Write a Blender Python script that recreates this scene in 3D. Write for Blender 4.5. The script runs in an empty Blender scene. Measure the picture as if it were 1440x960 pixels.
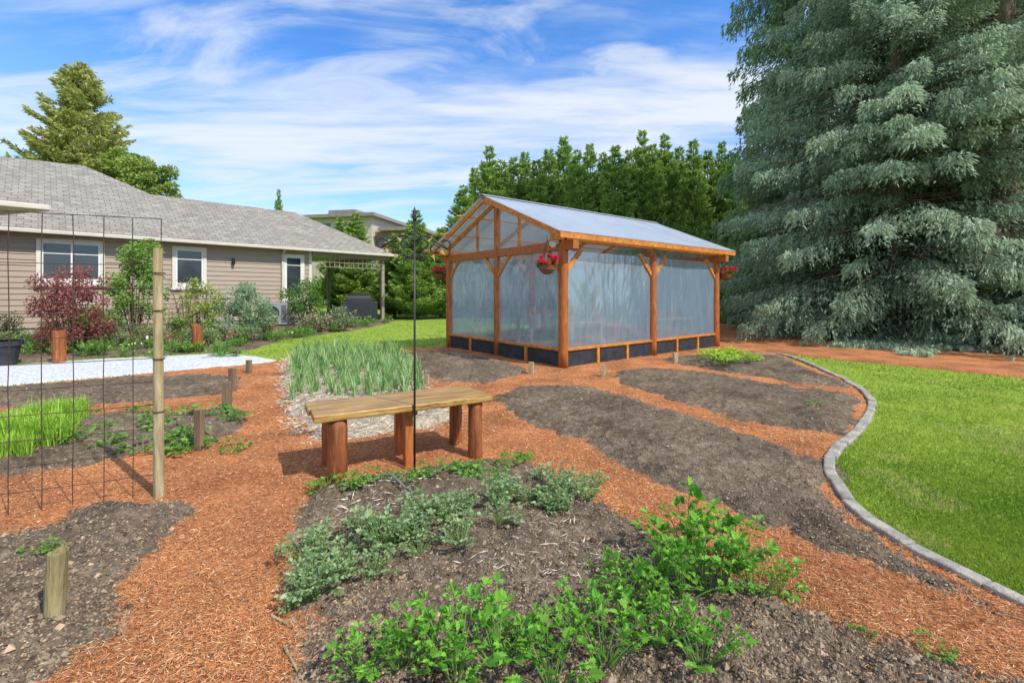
import bpy, math, random
import numpy as np
from mathutils import Vector, Matrix
rng=np.random.default_rng(7); random.seed(7)
sc=bpy.context.scene
COL=sc.collection
H0=1.5
# ---------- plan survey: every position is a point on the ground plane (metres) ----------
def at(u,v):
    Y=960.0/(v-413.0); return ((u-720.0)/640.0*Y, Y)

# ================= helpers =================
def link(o,parent=None):
    COL.objects.link(o)
    if parent is not None: o.parent=parent
    return o
def top(o,label,cat,group=None):
    o["label"]=label; o["category"]=cat
    if group: o["group"]=group
    return o
def empty(name,loc,rotz=0):
    e=bpy.data.objects.new(name,None); e.location=loc; e.rotation_euler=(0,0,rotz); e.empty_display_size=.2
    COL.objects.link(e); return e
class MB:
    def __init__(s): s.v=[];s.f=[];s.m=[];s.c=[];s.n=0
    def add(s,V,F,mi=0,col=None):
        V=np.asarray(V,float).reshape(-1,3)
        b=s.n; s.v.append(V); s.n+=len(V)
        for f in F: s.f.append([i+b for i in f]); s.m.append(mi)
        if col is None: col=(1,1,1)
        c=np.asarray(col,float)
        if c.ndim==1: c=np.tile(c,(len(V),1))
        s.c.append(c)
    def box(s,lo,hi,mi=0,col=None,M=None):
        x0,y0,z0=lo;x1,y1,z1=hi
        V=[(x0,y0,z0),(x1,y0,z0),(x1,y1,z0),(x0,y1,z0),(x0,y0,z1),(x1,y0,z1),(x1,y1,z1),(x0,y1,z1)]
        if M is not None: V=[tuple(M@Vector(p)) for p in V]
        s.add(V,[(0,3,2,1),(4,5,6,7),(0,1,5,4),(1,2,6,5),(2,3,7,6),(3,0,4,7)],mi,col)
    def beam(s,a,b,w,h,mi=0,col=None,up=(0,0,1)):
        a=Vector(a);b=Vector(b);d=(b-a);L=d.length;d.normalize()
        u=Vector(up); x=d.cross(u)
        if x.length<1e-3: x=d.cross(Vector((1,0,0)))
        x.normalize(); z=x.cross(d)
        M=Matrix((( d.x,x.x,z.x,a.x),(d.y,x.y,z.y,a.y),(d.z,x.z,z.z,a.z),(0,0,0,1)))
        s.box((0,-w/2,-h/2),(L,w/2,h/2),mi,col,M)
    def tube(s,pts,r,n=8,mi=0,col=None,cap=True,wob=0):
        P=[Vector(p) for p in pts]; R=r if hasattr(r,'__len__') else [r]*len(P)
        V=[];F=[]
        px=None
        for i,p in enumerate(P):
            d=(P[min(i+1,len(P)-1)]-P[max(i-1,0)]); 
            if d.length<1e-9: d=Vector((0,0,1))
            d.normalize()
            if px is None:
                px=d.cross(Vector((0,0,1)))
                if px.length<.05: px=d.cross(Vector((1,0,0)))
            px=(px-d*px.dot(d)); px.normalize(); py=d.cross(px)
            for k in range(n):
                a=2*math.pi*k/n; rr=R[i]*(1+wob*(random.random()-.5))
                V.append(tuple(p+px*math.cos(a)*rr+py*math.sin(a)*rr))
        for i in range(len(P)-1):
            for k in range(n):
                k2=(k+1)%n
                F.append((i*n+k,i*n+k2,(i+1)*n+k2,(i+1)*n+k))
        if cap:
            F.append(tuple(range(n-1,-1,-1))); b=(len(P)-1)*n; F.append(tuple(range(b,b+n)))
        s.add(V,F,mi,col)
    def polys(s,V,k,mi=0,col=None):
        n=len(V)//k
        s.add(V,[tuple(range(i*k,i*k+k)) for i in range(n)],mi,col)
    def obj(s,name,mats,parent=None,smooth=False,bevel=0,loc=None,rot=None,autos=None):
        me=bpy.data.meshes.new(name)
        V=np.concatenate(s.v); me.from_pydata(V.tolist(),[],s.f)
        C=np.concatenate(s.c); C=np.hstack([C,np.ones((len(C),1))])
        at_=me.color_attributes.new('Col','FLOAT_COLOR','POINT'); at_.data.foreach_set('color',C.astype(np.float32).ravel())
        for m in (mats if isinstance(mats,(list,tuple)) else [mats]): me.materials.append(m)
        me.polygons.foreach_set('material_index',s.m)
        if smooth: me.polygons.foreach_set('use_smooth',[True]*len(me.polygons))
        me.update()
        o=bpy.data.objects.new(name,me)
        if loc is not None:o.location=loc
        if rot is not None:o.rotation_euler=rot
        if bevel:
            b=o.modifiers.new('b','BEVEL'); b.width=bevel; b.segments=2; b.limit_method='ANGLE'
        return link(o,parent)
def poly_mesh(name,V,k,C,mats):
    V=np.ascontiguousarray(V,dtype=np.float32); n=len(V)//k
    me=bpy.data.meshes.new(name); me.vertices.add(len(V)); me.vertices.foreach_set('co',V.ravel())
    me.loops.add(len(V)); me.loops.foreach_set('vertex_index',np.arange(len(V),dtype=np.int32))
    me.polygons.add(n); me.polygons.foreach_set('loop_start',np.arange(0,len(V),k,dtype=np.int32))
    me.update(calc_edges=True)
    C=np.hstack([C,np.ones((len(C),1))]).astype(np.float32)
    a=me.color_attributes.new('Col','FLOAT_COLOR','POINT'); a.data.foreach_set('color',C.ravel())
    for m in (mats if isinstance(mats,(list,tuple)) else [mats]): me.materials.append(m)
    return me
def unit(a): return a/np.maximum(np.linalg.norm(a,axis=1,keepdims=True),1e-9)
def kites(P,D,L,W,col,bend=0.0,S=None,mid=.45):
    n=len(P); D=unit(D)
    if S is None: S=rng.normal(size=(n,3))
    S=unit(S-D*np.sum(S*D,axis=1,keepdims=True))
    L=np.broadcast_to(L,(n,))[:,None]; W=np.broadcast_to(W,(n,))[:,None]
    M=P+D*L*mid; T=P+D*L; T[:,2]-= (bend*L)[:,0]
    V=np.stack([P,M+S*W/2,T,M-S*W/2],axis=1).reshape(-1,3)
    C=np.repeat(np.broadcast_to(col,(n,3)),4,axis=0)
    return V,C
def mixc(a,b,t):
    a=np.array(a);b=np.array(b);t=np.clip(t,0,1)[:,None]; return a*(1-t)+b*t
# ------- noise -------
def vnoise(X,Y,sc_,seed=0):
    x=np.asarray(X)*sc_+seed*17.3; y=np.asarray(Y)*sc_+seed*7.9
    xi=np.floor(x);yi=np.floor(y);fx=x-xi;fy=y-yi
    fx=fx*fx*(3-2*fx);fy=fy*fy*(3-2*fy)
    def h(a,b):
        v=np.sin(a*127.1+b*311.7+seed*3.1)*43758.5453; return v-np.floor(v)
    return (h(xi,yi)*(1-fx)+h(xi+1,yi)*fx)*(1-fy)+(h(xi,yi+1)*(1-fx)+h(xi+1,yi+1)*fx)*fy
def smoothpoly(P,k=5,closed=True):
    P=[np.array(p,float) for p in P]; n=len(P); out=[]
    rngi=range(n) if closed else range(n-1)
    for i in rngi:
        if closed: a,b,c,d=P[i-1],P[i],P[(i+1)%n],P[(i+2)%n]
        else: a,b,c,d=P[max(i-1,0)],P[i],P[i+1],P[min(i+2,n-1)]
        for j in range(k):
            t=j/k
            out.append(.5*((2*b)+(-a+c)*t+(2*a-5*b+4*c-d)*t*t+(-a+3*b-3*c+d)*t**3))
    if not closed: out.append(P[-1])
    return np.array(out)
def sdist(poly,X,Y):
    X=np.asarray(X,float);Y=np.asarray(Y,float)
    ins=np.zeros(X.shape,bool); md=np.full(X.shape,1e9); n=len(poly)
    for i in range(n):
        x1,y1=poly[i];x2,y2=poly[(i+1)%n]
        c=((y1>Y)!=(y2>Y))
        if y1!=y2: ins^= c&(X<(x2-x1)*(Y-y1)/(y2-y1)+x1)
        dx,dy=x2-x1,y2-y1; L=dx*dx+dy*dy+1e-12
        t=np.clip(((X-x1)*dx+(Y-y1)*dy)/L,0,1)
        md=np.minimum(md,(X-x1-t*dx)**2+(Y-y1-t*dy)**2)
    md=np.sqrt(md); return np.where(ins,md,-md)

# ================= materials =================
def base_mat(name):
    m=bpy.data.materials.new(name); m.use_nodes=True
    nt=m.node_tree; b=nt.nodes['Principled BSDF']; return m,nt,b
def nmat(name,c1,c2,scale=5,rough=.8,bump=.3,bscale=None,stretch=(1,1,1),spec=.3,detail=8,lo=.3,hi=.7,metal=0,c3=None,attr=False,patch=0):
    m,nt,b=base_mat(name); N=nt.nodes; Lk=nt.links
    tc=N.new('ShaderNodeTexCoord'); mp=N.new('ShaderNodeMapping'); mp.inputs['Scale'].default_value=stretch
    Lk.new(tc.outputs['Object'],mp.inputs[0])
    nz=N.new('ShaderNodeTexNoise'); nz.inputs['Scale'].default_value=scale; nz.inputs['Detail'].default_value=detail; nz.inputs['Roughness'].default_value=.65
    Lk.new(mp.outputs[0],nz.inputs['Vector'])
    cr=N.new('ShaderNodeValToRGB'); cr.color_ramp.elements[0].position=lo; cr.color_ramp.elements[1].position=hi
    cr.color_ramp.elements[0].color=(*c1,1); cr.color_ramp.elements[1].color=(*c2,1)
    if c3: e=cr.color_ramp.elements.new((lo+hi)/2); e.color=(*c3,1)
    Lk.new(nz.outputs['Fac'],cr.inputs[0]); outc=cr.outputs[0]
    if patch:
        n3=N.new('ShaderNodeTexNoise'); n3.inputs['Scale'].default_value=patch; n3.inputs['Detail'].default_value=5; Lk.new(tc.outputs['Object'],n3.inputs['Vector'])
        mr=N.new('ShaderNodeMapRange'); mr.inputs[1].default_value=.3; mr.inputs[2].default_value=.7; mr.inputs[3].default_value=.62; mr.inputs[4].default_value=1.25; Lk.new(n3.outputs[0],mr.inputs[0])
        mx=N.new('ShaderNodeVectorMath'); mx.operation='SCALE'; Lk.new(outc,mx.inputs[0]); Lk.new(mr.outputs[0],mx.inputs['Scale']); outc=mx.outputs[0]
    Lk.new(outc,b.inputs['Base Color'])
    b.inputs['Roughness'].default_value=rough; b.inputs['Specular IOR Level'].default_value=spec; b.inputs['Metallic'].default_value=metal
    if bump:
        n2=N.new('ShaderNodeTexNoise'); n2.inputs['Scale'].default_value=bscale or scale*3; n2.inputs['Detail'].default_value=6
        Lk.new(mp.outputs[0],n2.inputs['Vector'])
        bp=N.new('ShaderNodeBump'); bp.inputs['Strength'].default_value=bump; bp.inputs['Distance'].default_value=.02
        Lk.new(n2.outputs['Fac'],bp.inputs['Height']); Lk.new(bp.outputs[0],b.inputs['Normal'])
    return m
def leafmat(name,trans=.3,rough=.5,spec=.25):
    m,nt,b=base_mat(name); N=nt.nodes;Lk=nt.links
    a=N.new('ShaderNodeAttribute'); a.attribute_name='Col'
    Lk.new(a.outputs['Color'],b.inputs['Base Color']); b.inputs['Roughness'].default_value=rough; b.inputs['Specular IOR Level'].default_value=spec
    if trans:
        t=N.new('ShaderNodeBsdfTranslucent'); hs=N.new('ShaderNodeHueSaturation'); hs.inputs['Value'].default_value=1.3
        Lk.new(a.outputs['Color'],hs.inputs['Color']); Lk.new(hs.outputs[0],t.inputs['Color'])
        mx=N.new('ShaderNodeMixShader'); mx.inputs[0].default_value=trans
        out=N['Material Output']; Lk.new(b.outputs[0],mx.inputs[1]); Lk.new(t.outputs[0],mx.inputs[2]); Lk.new(mx.outputs[0],out.inputs[0])
    return m
M_leaf=leafmat('foliage'); M_grass=leafmat('grass_blades',.35,.6,.1); M_chip=leafmat('loose_bits',0,.85,.15); M_needle=leafmat('needles',.25,.6,.1)
M_lawn=nmat('lawn',(.15,.25,.025),(.34,.43,.06),scale=1.3,rough=.9,bump=.6,bscale=60,c3=(.24,.34,.04),lo=.25,hi=.75)
M_mulch=nmat('bark_mulch',(.22,.07,.028),(.78,.37,.15),scale=48,rough=.95,bump=1,bscale=90,c3=(.50,.19,.07),lo=.3,hi=.72,patch=1.6)
M_soil=nmat('garden_soil',(.085,.06,.042),(.35,.27,.19),scale=16,rough=1,bump=1,bscale=60,c3=(.18,.137,.096),lo=.3,hi=.75,spec=.1,patch=1.3)
M_dark=nmat('leaf_litter',(.07,.045,.028),(.24,.13,.07),scale=12,rough=1,bump=.8,bscale=40)
M_straw=nmat('straw',(.25,.2,.14),(.62,.54,.42),scale=24,rough=1,bump=1,bscale=50,c3=(.42,.35,.26))
M_gravel=nmat('white_gravel',(.33,.34,.35),(.82,.83,.84),scale=28,rough=.9,bump=1,bscale=40,lo=.35,hi=.62)
M_conc=nmat('weathered_concrete',(.18,.165,.135),(.5,.46,.39),scale=7,rough=.9,bump=.6,bscale=45,lo=.3,hi=.72)
M_post=nmat('stained_post',(.19,.055,.016),(.6,.22,.06),scale=5,rough=.5,bump=.3,stretch=(6,6,.8),c3=(.42,.13,.032),lo=.28,hi=.76)
M_wood=nmat('stained_timber',(.36,.115,.02),(.74,.33,.08),scale=4,rough=.45,bump=.2,stretch=(3,3,3),c3=(.56,.21,.04),lo=.3,hi=.72)
M_seat=nmat('varnished_plank',(.15,.07,.018),(.58,.36,.11),scale=2.4,rough=.35,bump=.2,stretch=(1.2,18,18),c3=(.36,.2,.055),spec=.4,lo=.32,hi=.66)
M_log=nmat('bench_log',(.13,.038,.015),(.46,.17,.06),scale=4,rough=.55,bump=.6,stretch=(7,7,.8),c3=(.28,.09,.03))
M_stake=nmat('weathered_stake',(.2,.15,.07),(.56,.46,.26),scale=5,rough=.85,bump=.4,stretch=(8,8,.8))
M_stake3=nmat('mossy_stake',(.13,.11,.045),(.42,.35,.17),scale=5,rough=.85,bump=.5,stretch=(8,8,.8))
M_stake2=nmat('treated_stake',(.12,.075,.05),(.3,.19,.12),scale=5,rough=.85,bump=.4,stretch=(8,8,.8))
M_black=nmat('black_metal',(.012,.012,.013),(.03,.03,.03),scale=20,rough=.4,bump=.05,spec=.5)
M_skirt=nmat('dark_skirting',(.018,.02,.024),(.05,.054,.062),scale=6,rough=.6,bump=.1)
M_wire=nmat('rusty_wire',(.04,.025,.02),(.1,.06,.045),scale=30,rough=.7,bump=.1)
M_bark=nmat('tree_bark',(.10,.07,.05),(.3,.22,.17),scale=3,rough=.95,bump=1,stretch=(6,6,1))
M_trim=nmat('cream_trim',(.66,.62,.54),(.76,.72,.64),scale=3,rough=.6,bump=.03)
M_fasc=nmat('gutter_paint',(.55,.5,.43),(.64,.59,.51),scale=3,rough=.5,bump=.02)
M_white=nmat('white_vinyl',(.75,.75,.74),(.82,.82,.81),scale=3,rough=.4,bump=0)
M_plas=nmat('grey_plastic',(.26,.27,.28),(.36,.37,.38),scale=3,rough=.5,bump=.05)
M_hose=nmat('grey_hose',(.13,.14,.13),(.2,.21,.2),scale=10,rough=.5,bump=.05)
M_wick=nmat('wicker',(.12,.05,.02),(.3,.15,.07),scale=40,rough=.8,bump=.8)
M_old=nmat('weathered_lumber',(.22,.18,.14),(.42,.37,.31),scale=5,rough=.9,bump=.3,stretch=(5,5,1))
M_fence=nmat('faded_fence_board',(.22,.15,.1),(.46,.34,.24),scale=5,rough=.9,bump=.3,stretch=(5,5,1))
M_clay=nmat('terracotta',(.4,.15,.07),(.5,.2,.1),scale=8,rough=.8,bump=.1)
M_rustleaf=nmat('bronze_paint',(.25,.16,.05),(.5,.34,.12),scale=20,rough=.45,bump=.05,spec=.5)
def siding():
    m,nt,b=base_mat('vinyl_siding'); N=nt.nodes;Lk=nt.links
    tc=N.new('ShaderNodeTexCoord'); mp=N.new('ShaderNodeMapping'); mp.inputs['Scale'].default_value=(1,1,14); Lk.new(tc.outputs['Object'],mp.inputs[0])
    nz=N.new('ShaderNodeTexNoise'); nz.inputs['Scale'].default_value=1.5; nz.inputs['Detail'].default_value=6; Lk.new(mp.outputs[0],nz.inputs['Vector'])
    cr=N.new('ShaderNodeValToRGB'); cr.color_ramp.elements[0].color=(.33,.255,.195,1); cr.color_ramp.elements[1].color=(.46,.37,.29,1)
    Lk.new(nz.outputs[0],cr.inputs[0]); Lk.new(cr.outputs[0],b.inputs['Base Color']); b.inputs['Roughness'].default_value=.6
    return m
M_side=siding()
def shingles():
    m,nt,b=base_mat('roof_shingles'); N=nt.nodes;Lk=nt.links
    tc=N.new('ShaderNodeTexCoord'); sp=N.new('ShaderNodeSeparateXYZ'); Lk.new(tc.outputs['Object'],sp.inputs[0])
    cb=N.new('ShaderNodeCombineXYZ'); Lk.new(sp.outputs[0],cb.inputs[0]); 
    mu=N.new('ShaderNodeMath'); mu.operation='MULTIPLY'; mu.inputs[1].default_value=1.85; Lk.new(sp.outputs[2],mu.inputs[0]); Lk.new(mu.outputs[0],cb.inputs[1])
    br=N.new('ShaderNodeTexBrick'); br.inputs['Scale'].default_value=1; br.inputs['Brick Width'].default_value=.35; br.inputs['Row Height'].default_value=.2; br.inputs['Mortar Size'].default_value=.012
    br.inputs['Color1'].default_value=(.235,.213,.182,1); br.inputs['Color2'].default_value=(.325,.295,.255,1); br.inputs['Mortar'].default_value=(.13,.118,.10,1)
    Lk.new(cb.outputs[0],br.inputs['Vector'])
    nz=N.new('ShaderNodeTexNoise'); nz.inputs['Scale'].default_value=4; nz.inputs['Detail'].default_value=8; Lk.new(tc.outputs['Object'],nz.inputs['Vector'])
    mx=N.new('ShaderNodeMix'); mx.data_type='RGBA'; mx.blend_type='OVERLAY'; mx.inputs[0].default_value=.4
    Lk.new(br.outputs[0],mx.inputs[6]); Lk.new(nz.outputs['Fac'],mx.inputs[7]); Lk.new(mx.outputs[2],b.inputs['Base Color']); b.inputs['Roughness'].default_value=.95
    bp=N.new('ShaderNodeBump'); bp.inputs['Strength'].default_value=.5; bp.inputs['Distance'].default_value=.02; Lk.new(br.outputs['Fac'],bp.inputs['Height']); bp.invert=True; Lk.new(bp.outputs[0],b.inputs['Normal'])
    return m
M_roof=shingles()
def glass():
    m,nt,b=base_mat('window_glass'); b.inputs['Base Color'].default_value=(.035,.045,.05,1); b.inputs['Roughness'].default_value=.06; b.inputs['Specular IOR Level'].default_value=.9
    N=nt.nodes;Lk=nt.links; nz=N.new('ShaderNodeTexNoise'); nz.inputs['Scale'].default_value=1.5
    bp=N.new('ShaderNodeBump'); bp.inputs['Strength'].default_value=.08; Lk.new(nz.outputs[0],bp.inputs['Height']); Lk.new(bp.outputs[0],b.inputs['Normal']); return m
M_glass=glass()
def film(name,col,transp,bscale,stretch,bump,gl=.12,rough=.1,dist=.6,var=.05,tl_=.45):
    m=bpy.data.materials.new(name); m.use_nodes=True; nt=m.node_tree;N=nt.nodes;Lk=nt.links; N.clear()
    out=N.new('ShaderNodeOutputMaterial'); tc=N.new('ShaderNodeTexCoord'); mp=N.new('ShaderNodeMapping'); mp.inputs['Scale'].default_value=stretch; mp.inputs['Rotation'].default_value=(.12,.1,0)
    Lk.new(tc.outputs['Object'],mp.inputs[0]); nz=N.new('ShaderNodeTexNoise'); nz.inputs['Scale'].default_value=bscale; nz.inputs['Detail'].default_value=4; nz.inputs['Distortion'].default_value=dist
    Lk.new(mp.outputs[0],nz.inputs['Vector'])
    bp=N.new('ShaderNodeBump'); bp.inputs['Strength'].default_value=bump; bp.inputs['Distance'].default_value=.05; Lk.new(nz.outputs[0],bp.inputs['Height'])
    tr=N.new('ShaderNodeBsdfTransparent'); tr.inputs[0].default_value=(.88,.95,1,1)
    di=N.new('ShaderNodeBsdfDiffuse'); di.inputs[0].default_value=(*col,1); tl=N.new('ShaderNodeBsdfTranslucent'); tl.inputs[0].default_value=(*col,1)
    gs=N.new('ShaderNodeBsdfGlossy'); gs.inputs['Roughness'].default_value=rough
    for n_ in (di,tl,gs): Lk.new(bp.outputs[0],n_.inputs['Normal'])
    a=N.new('ShaderNodeMixShader'); a.inputs[0].default_value=tl_; Lk.new(di.outputs[0],a.inputs[1]); Lk.new(tl.outputs[0],a.inputs[2])
    b=N.new('ShaderNodeMixShader'); Lk.new(a.outputs[0],b.inputs[1]); Lk.new(tr.outputs[0],b.inputs[2])
    mr=N.new('ShaderNodeMapRange'); mr.inputs[1].default_value=.35; mr.inputs[2].default_value=.7; mr.inputs[3].default_value=transp-var; mr.inputs[4].default_value=transp+var
    Lk.new(nz.outputs[0],mr.inputs[0]); Lk.new(mr.outputs[0],b.inputs[0])
    c=N.new('ShaderNodeMixShader'); c.inputs[0].default_value=gl; Lk.new(b.outputs[0],c.inputs[1]); Lk.new(gs.outputs[0],c.inputs[2]); Lk.new(c.outputs[0],out.inputs[0])
    return m
M_film=film('plastic_sheeting',(.5,.68,.86),.53,3.0,(1.8,1.8,.4),.32,.2,.08,.8,.05)
M_gfilm=film('clear_gable_sheet',(.6,.72,.82),.80,1.6,(1,1,1),.1,.12,.12)
M_rfilm=film('clear_roof_panel',(.66,.80,.97),.42,1.2,(1,.5,1),.1,.22,.14,.6,.05,.25)

# ================= ground plan =================
garden=[at(-300,565),at(0,545),at(200,527),at(390,508),at(418,496),at(520,492),(-2.2,12.6),(-1.9,13.2),(1.0,15.8),(3,17),(6.5,13.2),(6.55,11.8),at(1100,500),at(1180,533),at(1222,563),at(1213,600),at(1168,645),at(1185,700),at(1255,760),at(1440,855),at(1700,990),(2.7,0),(2.8,-3),(-9,-3),(-12,5)]
garden=smoothpoly(garden,5)
B={}
B['fore']=[at(440,692),at(520,672),at(650,652),at(735,652),at(800,680),at(880,728),at(960,775),at(1060,825),at(1150,868),at(1280,912),at(1440,965),at(1650,1040),(1.9,.6),(1.6,-1.5),(-.6,-1.5),(-.55,.6),at(398,1000),at(412,900),at(402,800),at(410,735)]
B['long']=[at(690,566),at(730,549),at(810,545),at(900,566),at(1000,597),at(1100,628),at(1160,650),at(1174,700),at(1245,764),at(1440,868),at(1640,980),at(1560,960),at(1440,895),at(1300,838),at(1200,795),at(1080,752),at(960,703),at(860,652),at(760,603)]
B['mid']=[at(850,529),at(905,520),at(990,526),at(1090,543),at(1190,556),at(1212,572),at(1198,604),at(1175,612),at(1080,602),at(980,577),at(900,551)]
B['far']=[at(930,509),at(1000,500),at(1090,503),at(1170,533),at(1195,547),at(1120,541),at(1030,527)]
B['side']=[at(556,501),at(640,497),at(745,521),at(700,537),at(625,541),at(588,524)]
B['straw']=[at(396,530),at(405,505),at(440,497),at(556,499),at(600,535),at(600,560),at(650,592),at(560,612),at(440,626),at(405,590)]
B['left_far']=[at(-120,560),at(0,549),at(150,536),at(310,529),at(345,536),at(320,556),at(200,568),at(0,580),at(-150,590)]
B['left_mid']=[at(-150,615),at(0,602),at(150,587),at(330,578),at(352,590),at(310,622),at(200,642),at(100,665),at(0,678),at(-200,690)]
B['left_near']=[at(-500,740),at(0,748),at(110,715),at(235,704),at(278,712),at(225,765),at(185,830),at(172,890),at(110,935),(-1.9,1.2),(-2.0,.2),(-4.5,.2)]
for k in B: B[k]=smoothpoly(B[k],4)
def rag(X,Y,s=1): return .12*(vnoise(X,Y,3.5,s)-.5)+.08*(vnoise(X,Y,12,s+3)-.5)+.04*(vnoise(X,Y,31,s+5)-.5)
def bed_top(k,X,Y,sd):
    r=np.clip((sd+rag(X,Y,2))/.28,-.5,1); r=np.where(r>0,r*r*(3-2*r),r)
    return .022+.06*r+ np.where(r>0,1,0)*(.055*(vnoise(X,Y,4,5)-.5)+.04*(vnoise(X,Y,13,6)-.5)+.022*(vnoise(X,Y,29,8)-.5))*np.clip(r*2,0,1)
def mulch_top(X,Y,sd):
    r=np.clip((sd+rag(X,Y,4)*.6)/.08,-1,1)
    return np.where(r<0,.03*r,.03*r)+.014*(vnoise(X,Y,9,1)-.5)+.02*(vnoise(X,Y,2,9)-.5)*np.clip(r,0,1)
def gh(X,Y):
    X=np.asarray(X,float);Y=np.asarray(Y,float); h=np.zeros(X.shape)
    s=sdist(garden,X,Y); h=np.where(s>0,mulch_top(X,Y,s),h)
    for k in B:
        s=sdist(B[k],X,Y); h=np.where(s>0,np.maximum(h,bed_top(k,X,Y,s)),h)
    return h
def g1(x,y): return float(gh(np.array([x]),np.array([y]))[0])
def sheet(name,poly,fn,mat,res,margin=.15):
    x0,y0=poly.min(0)-margin;x1,y1=poly.max(0)+margin
    xs=np.arange(x0,x1+res,res);ys=np.arange(y0,y1+res,res)
    X,Y=np.meshgrid(xs,ys); s=sdist(poly,X,Y); Z=fn(X,Y,s)
    ok=s>-margin; nx=len(xs)
    cell=ok[:-1,:-1]&ok[1:,:-1]&ok[:-1,1:]&ok[1:,1:]
    J,I=np.nonzero(cell); a=J*nx+I
    F=np.stack([a,a+1,a+nx+1,a+nx],1)
    used,inv=np.unique(F,return_inverse=True); F=inv.reshape(-1,4)
    V=np.stack([X.ravel(),Y.ravel(),Z.ravel()],1)[used]
    me=bpy.data.meshes.new(name); me.vertices.add(len(V)); me.vertices.foreach_set('co',V.astype(np.float32).ravel())
    me.loops.add(F.size); me.loops.foreach_set('vertex_index',F.astype(np.int32).ravel())
    me.polygons.add(len(F)); me.polygons.foreach_set('loop_start',np.arange(0,F.size,4,dtype=np.int32))
    me.polygons.foreach_set('use_smooth',np.ones(len(F),bool)); me.update(calc_edges=True); me.materials.append(mat)
    o=bpy.data.objects.new(name,me); o["kind"]="structure"; return link(o)
g=MB(); g.add([(-500,-200,0),(500,-200,0),(500,900,0),(-500,900,0)],[(0,1,2,3)]); o=g.obj('ground_lawn',M_lawn); o["kind"]="structure"
sheet('mulch_path',garden,mulch_top,M_mulch,.06)
for k in B:
    sheet('soil_bed' if k!='straw' else 'straw_bed',B[k],lambda X,Y,s,k=k:bed_top(k,X,Y,s),M_soil if k!='straw' else M_straw,.03 if k in('fore','long','left_near') else .05)
def flat(h,n=.012,w=.12): return lambda X,Y,s: np.clip((s+rag(X,Y,7))/w,-1,1)*h+n*(vnoise(X,Y,6,2)-.5)
gravel=smoothpoly([at(-300,540),at(0,515),at(150,505),at(300,498),at(350,500),at(388,507),at(350,513),at(200,526),at(0,543),at(-300,565)],4)
sheet('gravel_path',gravel,flat(.018,.006,.05),M_gravel,.06)
hbed=smoothpoly([at(-350,535),at(0,513),at(150,503),at(300,496),at(352,492),at(400,478),at(455,470),at(520,460),at(556,450),(-8,26),(-10.2,23.2),(-17.6,15.6),(-23,11)],3)
sheet('soil_bed',hbed,flat(.05,.04,.3),M_soil,.12)
rpath=smoothpoly([at(1000,449),at(1075,449),at(1068,462),at(1115,472),at(1200,485),at(1440,503),at(1700,518),at(1700,560),at(1440,532),at(1300,518),at(1150,503),at(1060,492),at(1000,486),at(990,470)],4)
under=smoothpoly([(9.5,28),(11.9,21.5),(10.3,16.9),(10.0,13.4),(11.1,10),(14,7.5),(30,6),(32,30)],3)
sheet('undergrowth_soil',under,flat(.035,.03,.2),M_dark,.2)
sheet('mulch_path',rpath,flat(.055,.02,.1),M_mulch,.08)
el=smoothpoly([at(1060,497),at(1110,502),at(1180,532),at(1223,562),at(1214,600),at(1168,645),at(1185,700),at(1255,760),at(1440,855),at(1700,990),(2.85,.3),(2.9,-1.5)],40,False)
seg=np.linalg.norm(np.diff(el,axis=0),axis=1); cum=np.concatenate([[0],np.cumsum(seg)])
e=MB(); t=0
while t<cum[-1]-.4:
    L=random.uniform(.22,.4); p0=np.array([np.interp(t,cum,el[:,0]),np.interp(t,cum,el[:,1])]); p1=np.array([np.interp(t+L,cum,el[:,0]),np.interp(t+L,cum,el[:,1])])
    zz=.048+random.uniform(-.007,.007); j=random.uniform(-.008,.008)
    e.beam((p0[0]+j,p0[1],zz-.06),(p1[0]+j+random.uniform(-.006,.006),p1[1],zz-.06+random.uniform(-.006,.006)),.09+random.uniform(-.008,.008),.12); t+=L+.003
o=e.obj('garden_edging_kerb',M_conc,bevel=.014); o["kind"]="structure"

# ---- loose bits ----
def sampleY(n,y0,y1,p=1.0):
    u=rng.random(n); return 1/((1/y0**p)*(1-u)+(1/y1**p)*u)**(1/p)
def cone_pts(n,y0,y1,spread=1.25,p=1.0):
    Y=sampleY(n,y0,y1,p); X=(rng.random(n)*2-1)*spread*Y; return X,Y
def bedsd(X,Y):
    m=np.full(X.shape,-9.)
    for k in B: m=np.maximum(m,sdist(B[k],X,Y))
    return m
X,Y=cone_pts(320000,1.3,12,1.2,1.0)
gs_=sdist(garden,X,Y); bs=bedsd(X,Y)+rag(X,Y,2)
keep=(gs_>.0)&((bs<.03)|(rng.random(len(X))<.14*np.exp(-np.maximum(bs,0)/.12)+.006))
X=X[keep];Y=Y[keep]; Z=gh(X,Y)+.003+rng.random(len(X))*.008
a=rng.random(len(X))*6.283; D=np.stack([np.cos(a),np.sin(a),rng.normal(0,.18,len(X))],1)
L=rng.uniform(.012,.048,len(X))*np.clip(Y/3.5,.9,1.8); W=rng.uniform(.0014,.0042,len(X))*np.clip(Y/3,.9,2.3)
S=np.stack([-np.sin(a),np.cos(a),rng.normal(0,.5,len(X))],1)
tt=rng.random(len(X))*.7+(vnoise(X,Y,1.3,12)-.5)*.5+(vnoise(X,Y,4.5,15)-.5)*.3+.25; C=mixc((.22,.065,.026),(.80,.37,.15),tt); dl=rng.random(len(X)); C[dl>.90]=(.82,.58,.34); C[dl<.10]=(.10,.045,.03)
V,C=kites(np.stack([X,Y,Z],1),D,L,W,C,S=S); o=bpy.data.objects.new('mulch_strands',poly_mesh('mulch_strands',V,4,C,M_chip)); o["kind"]="stuff"; top(o,"loose shredded orange bark strands lying over the paths","mulch"); link(o)
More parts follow.
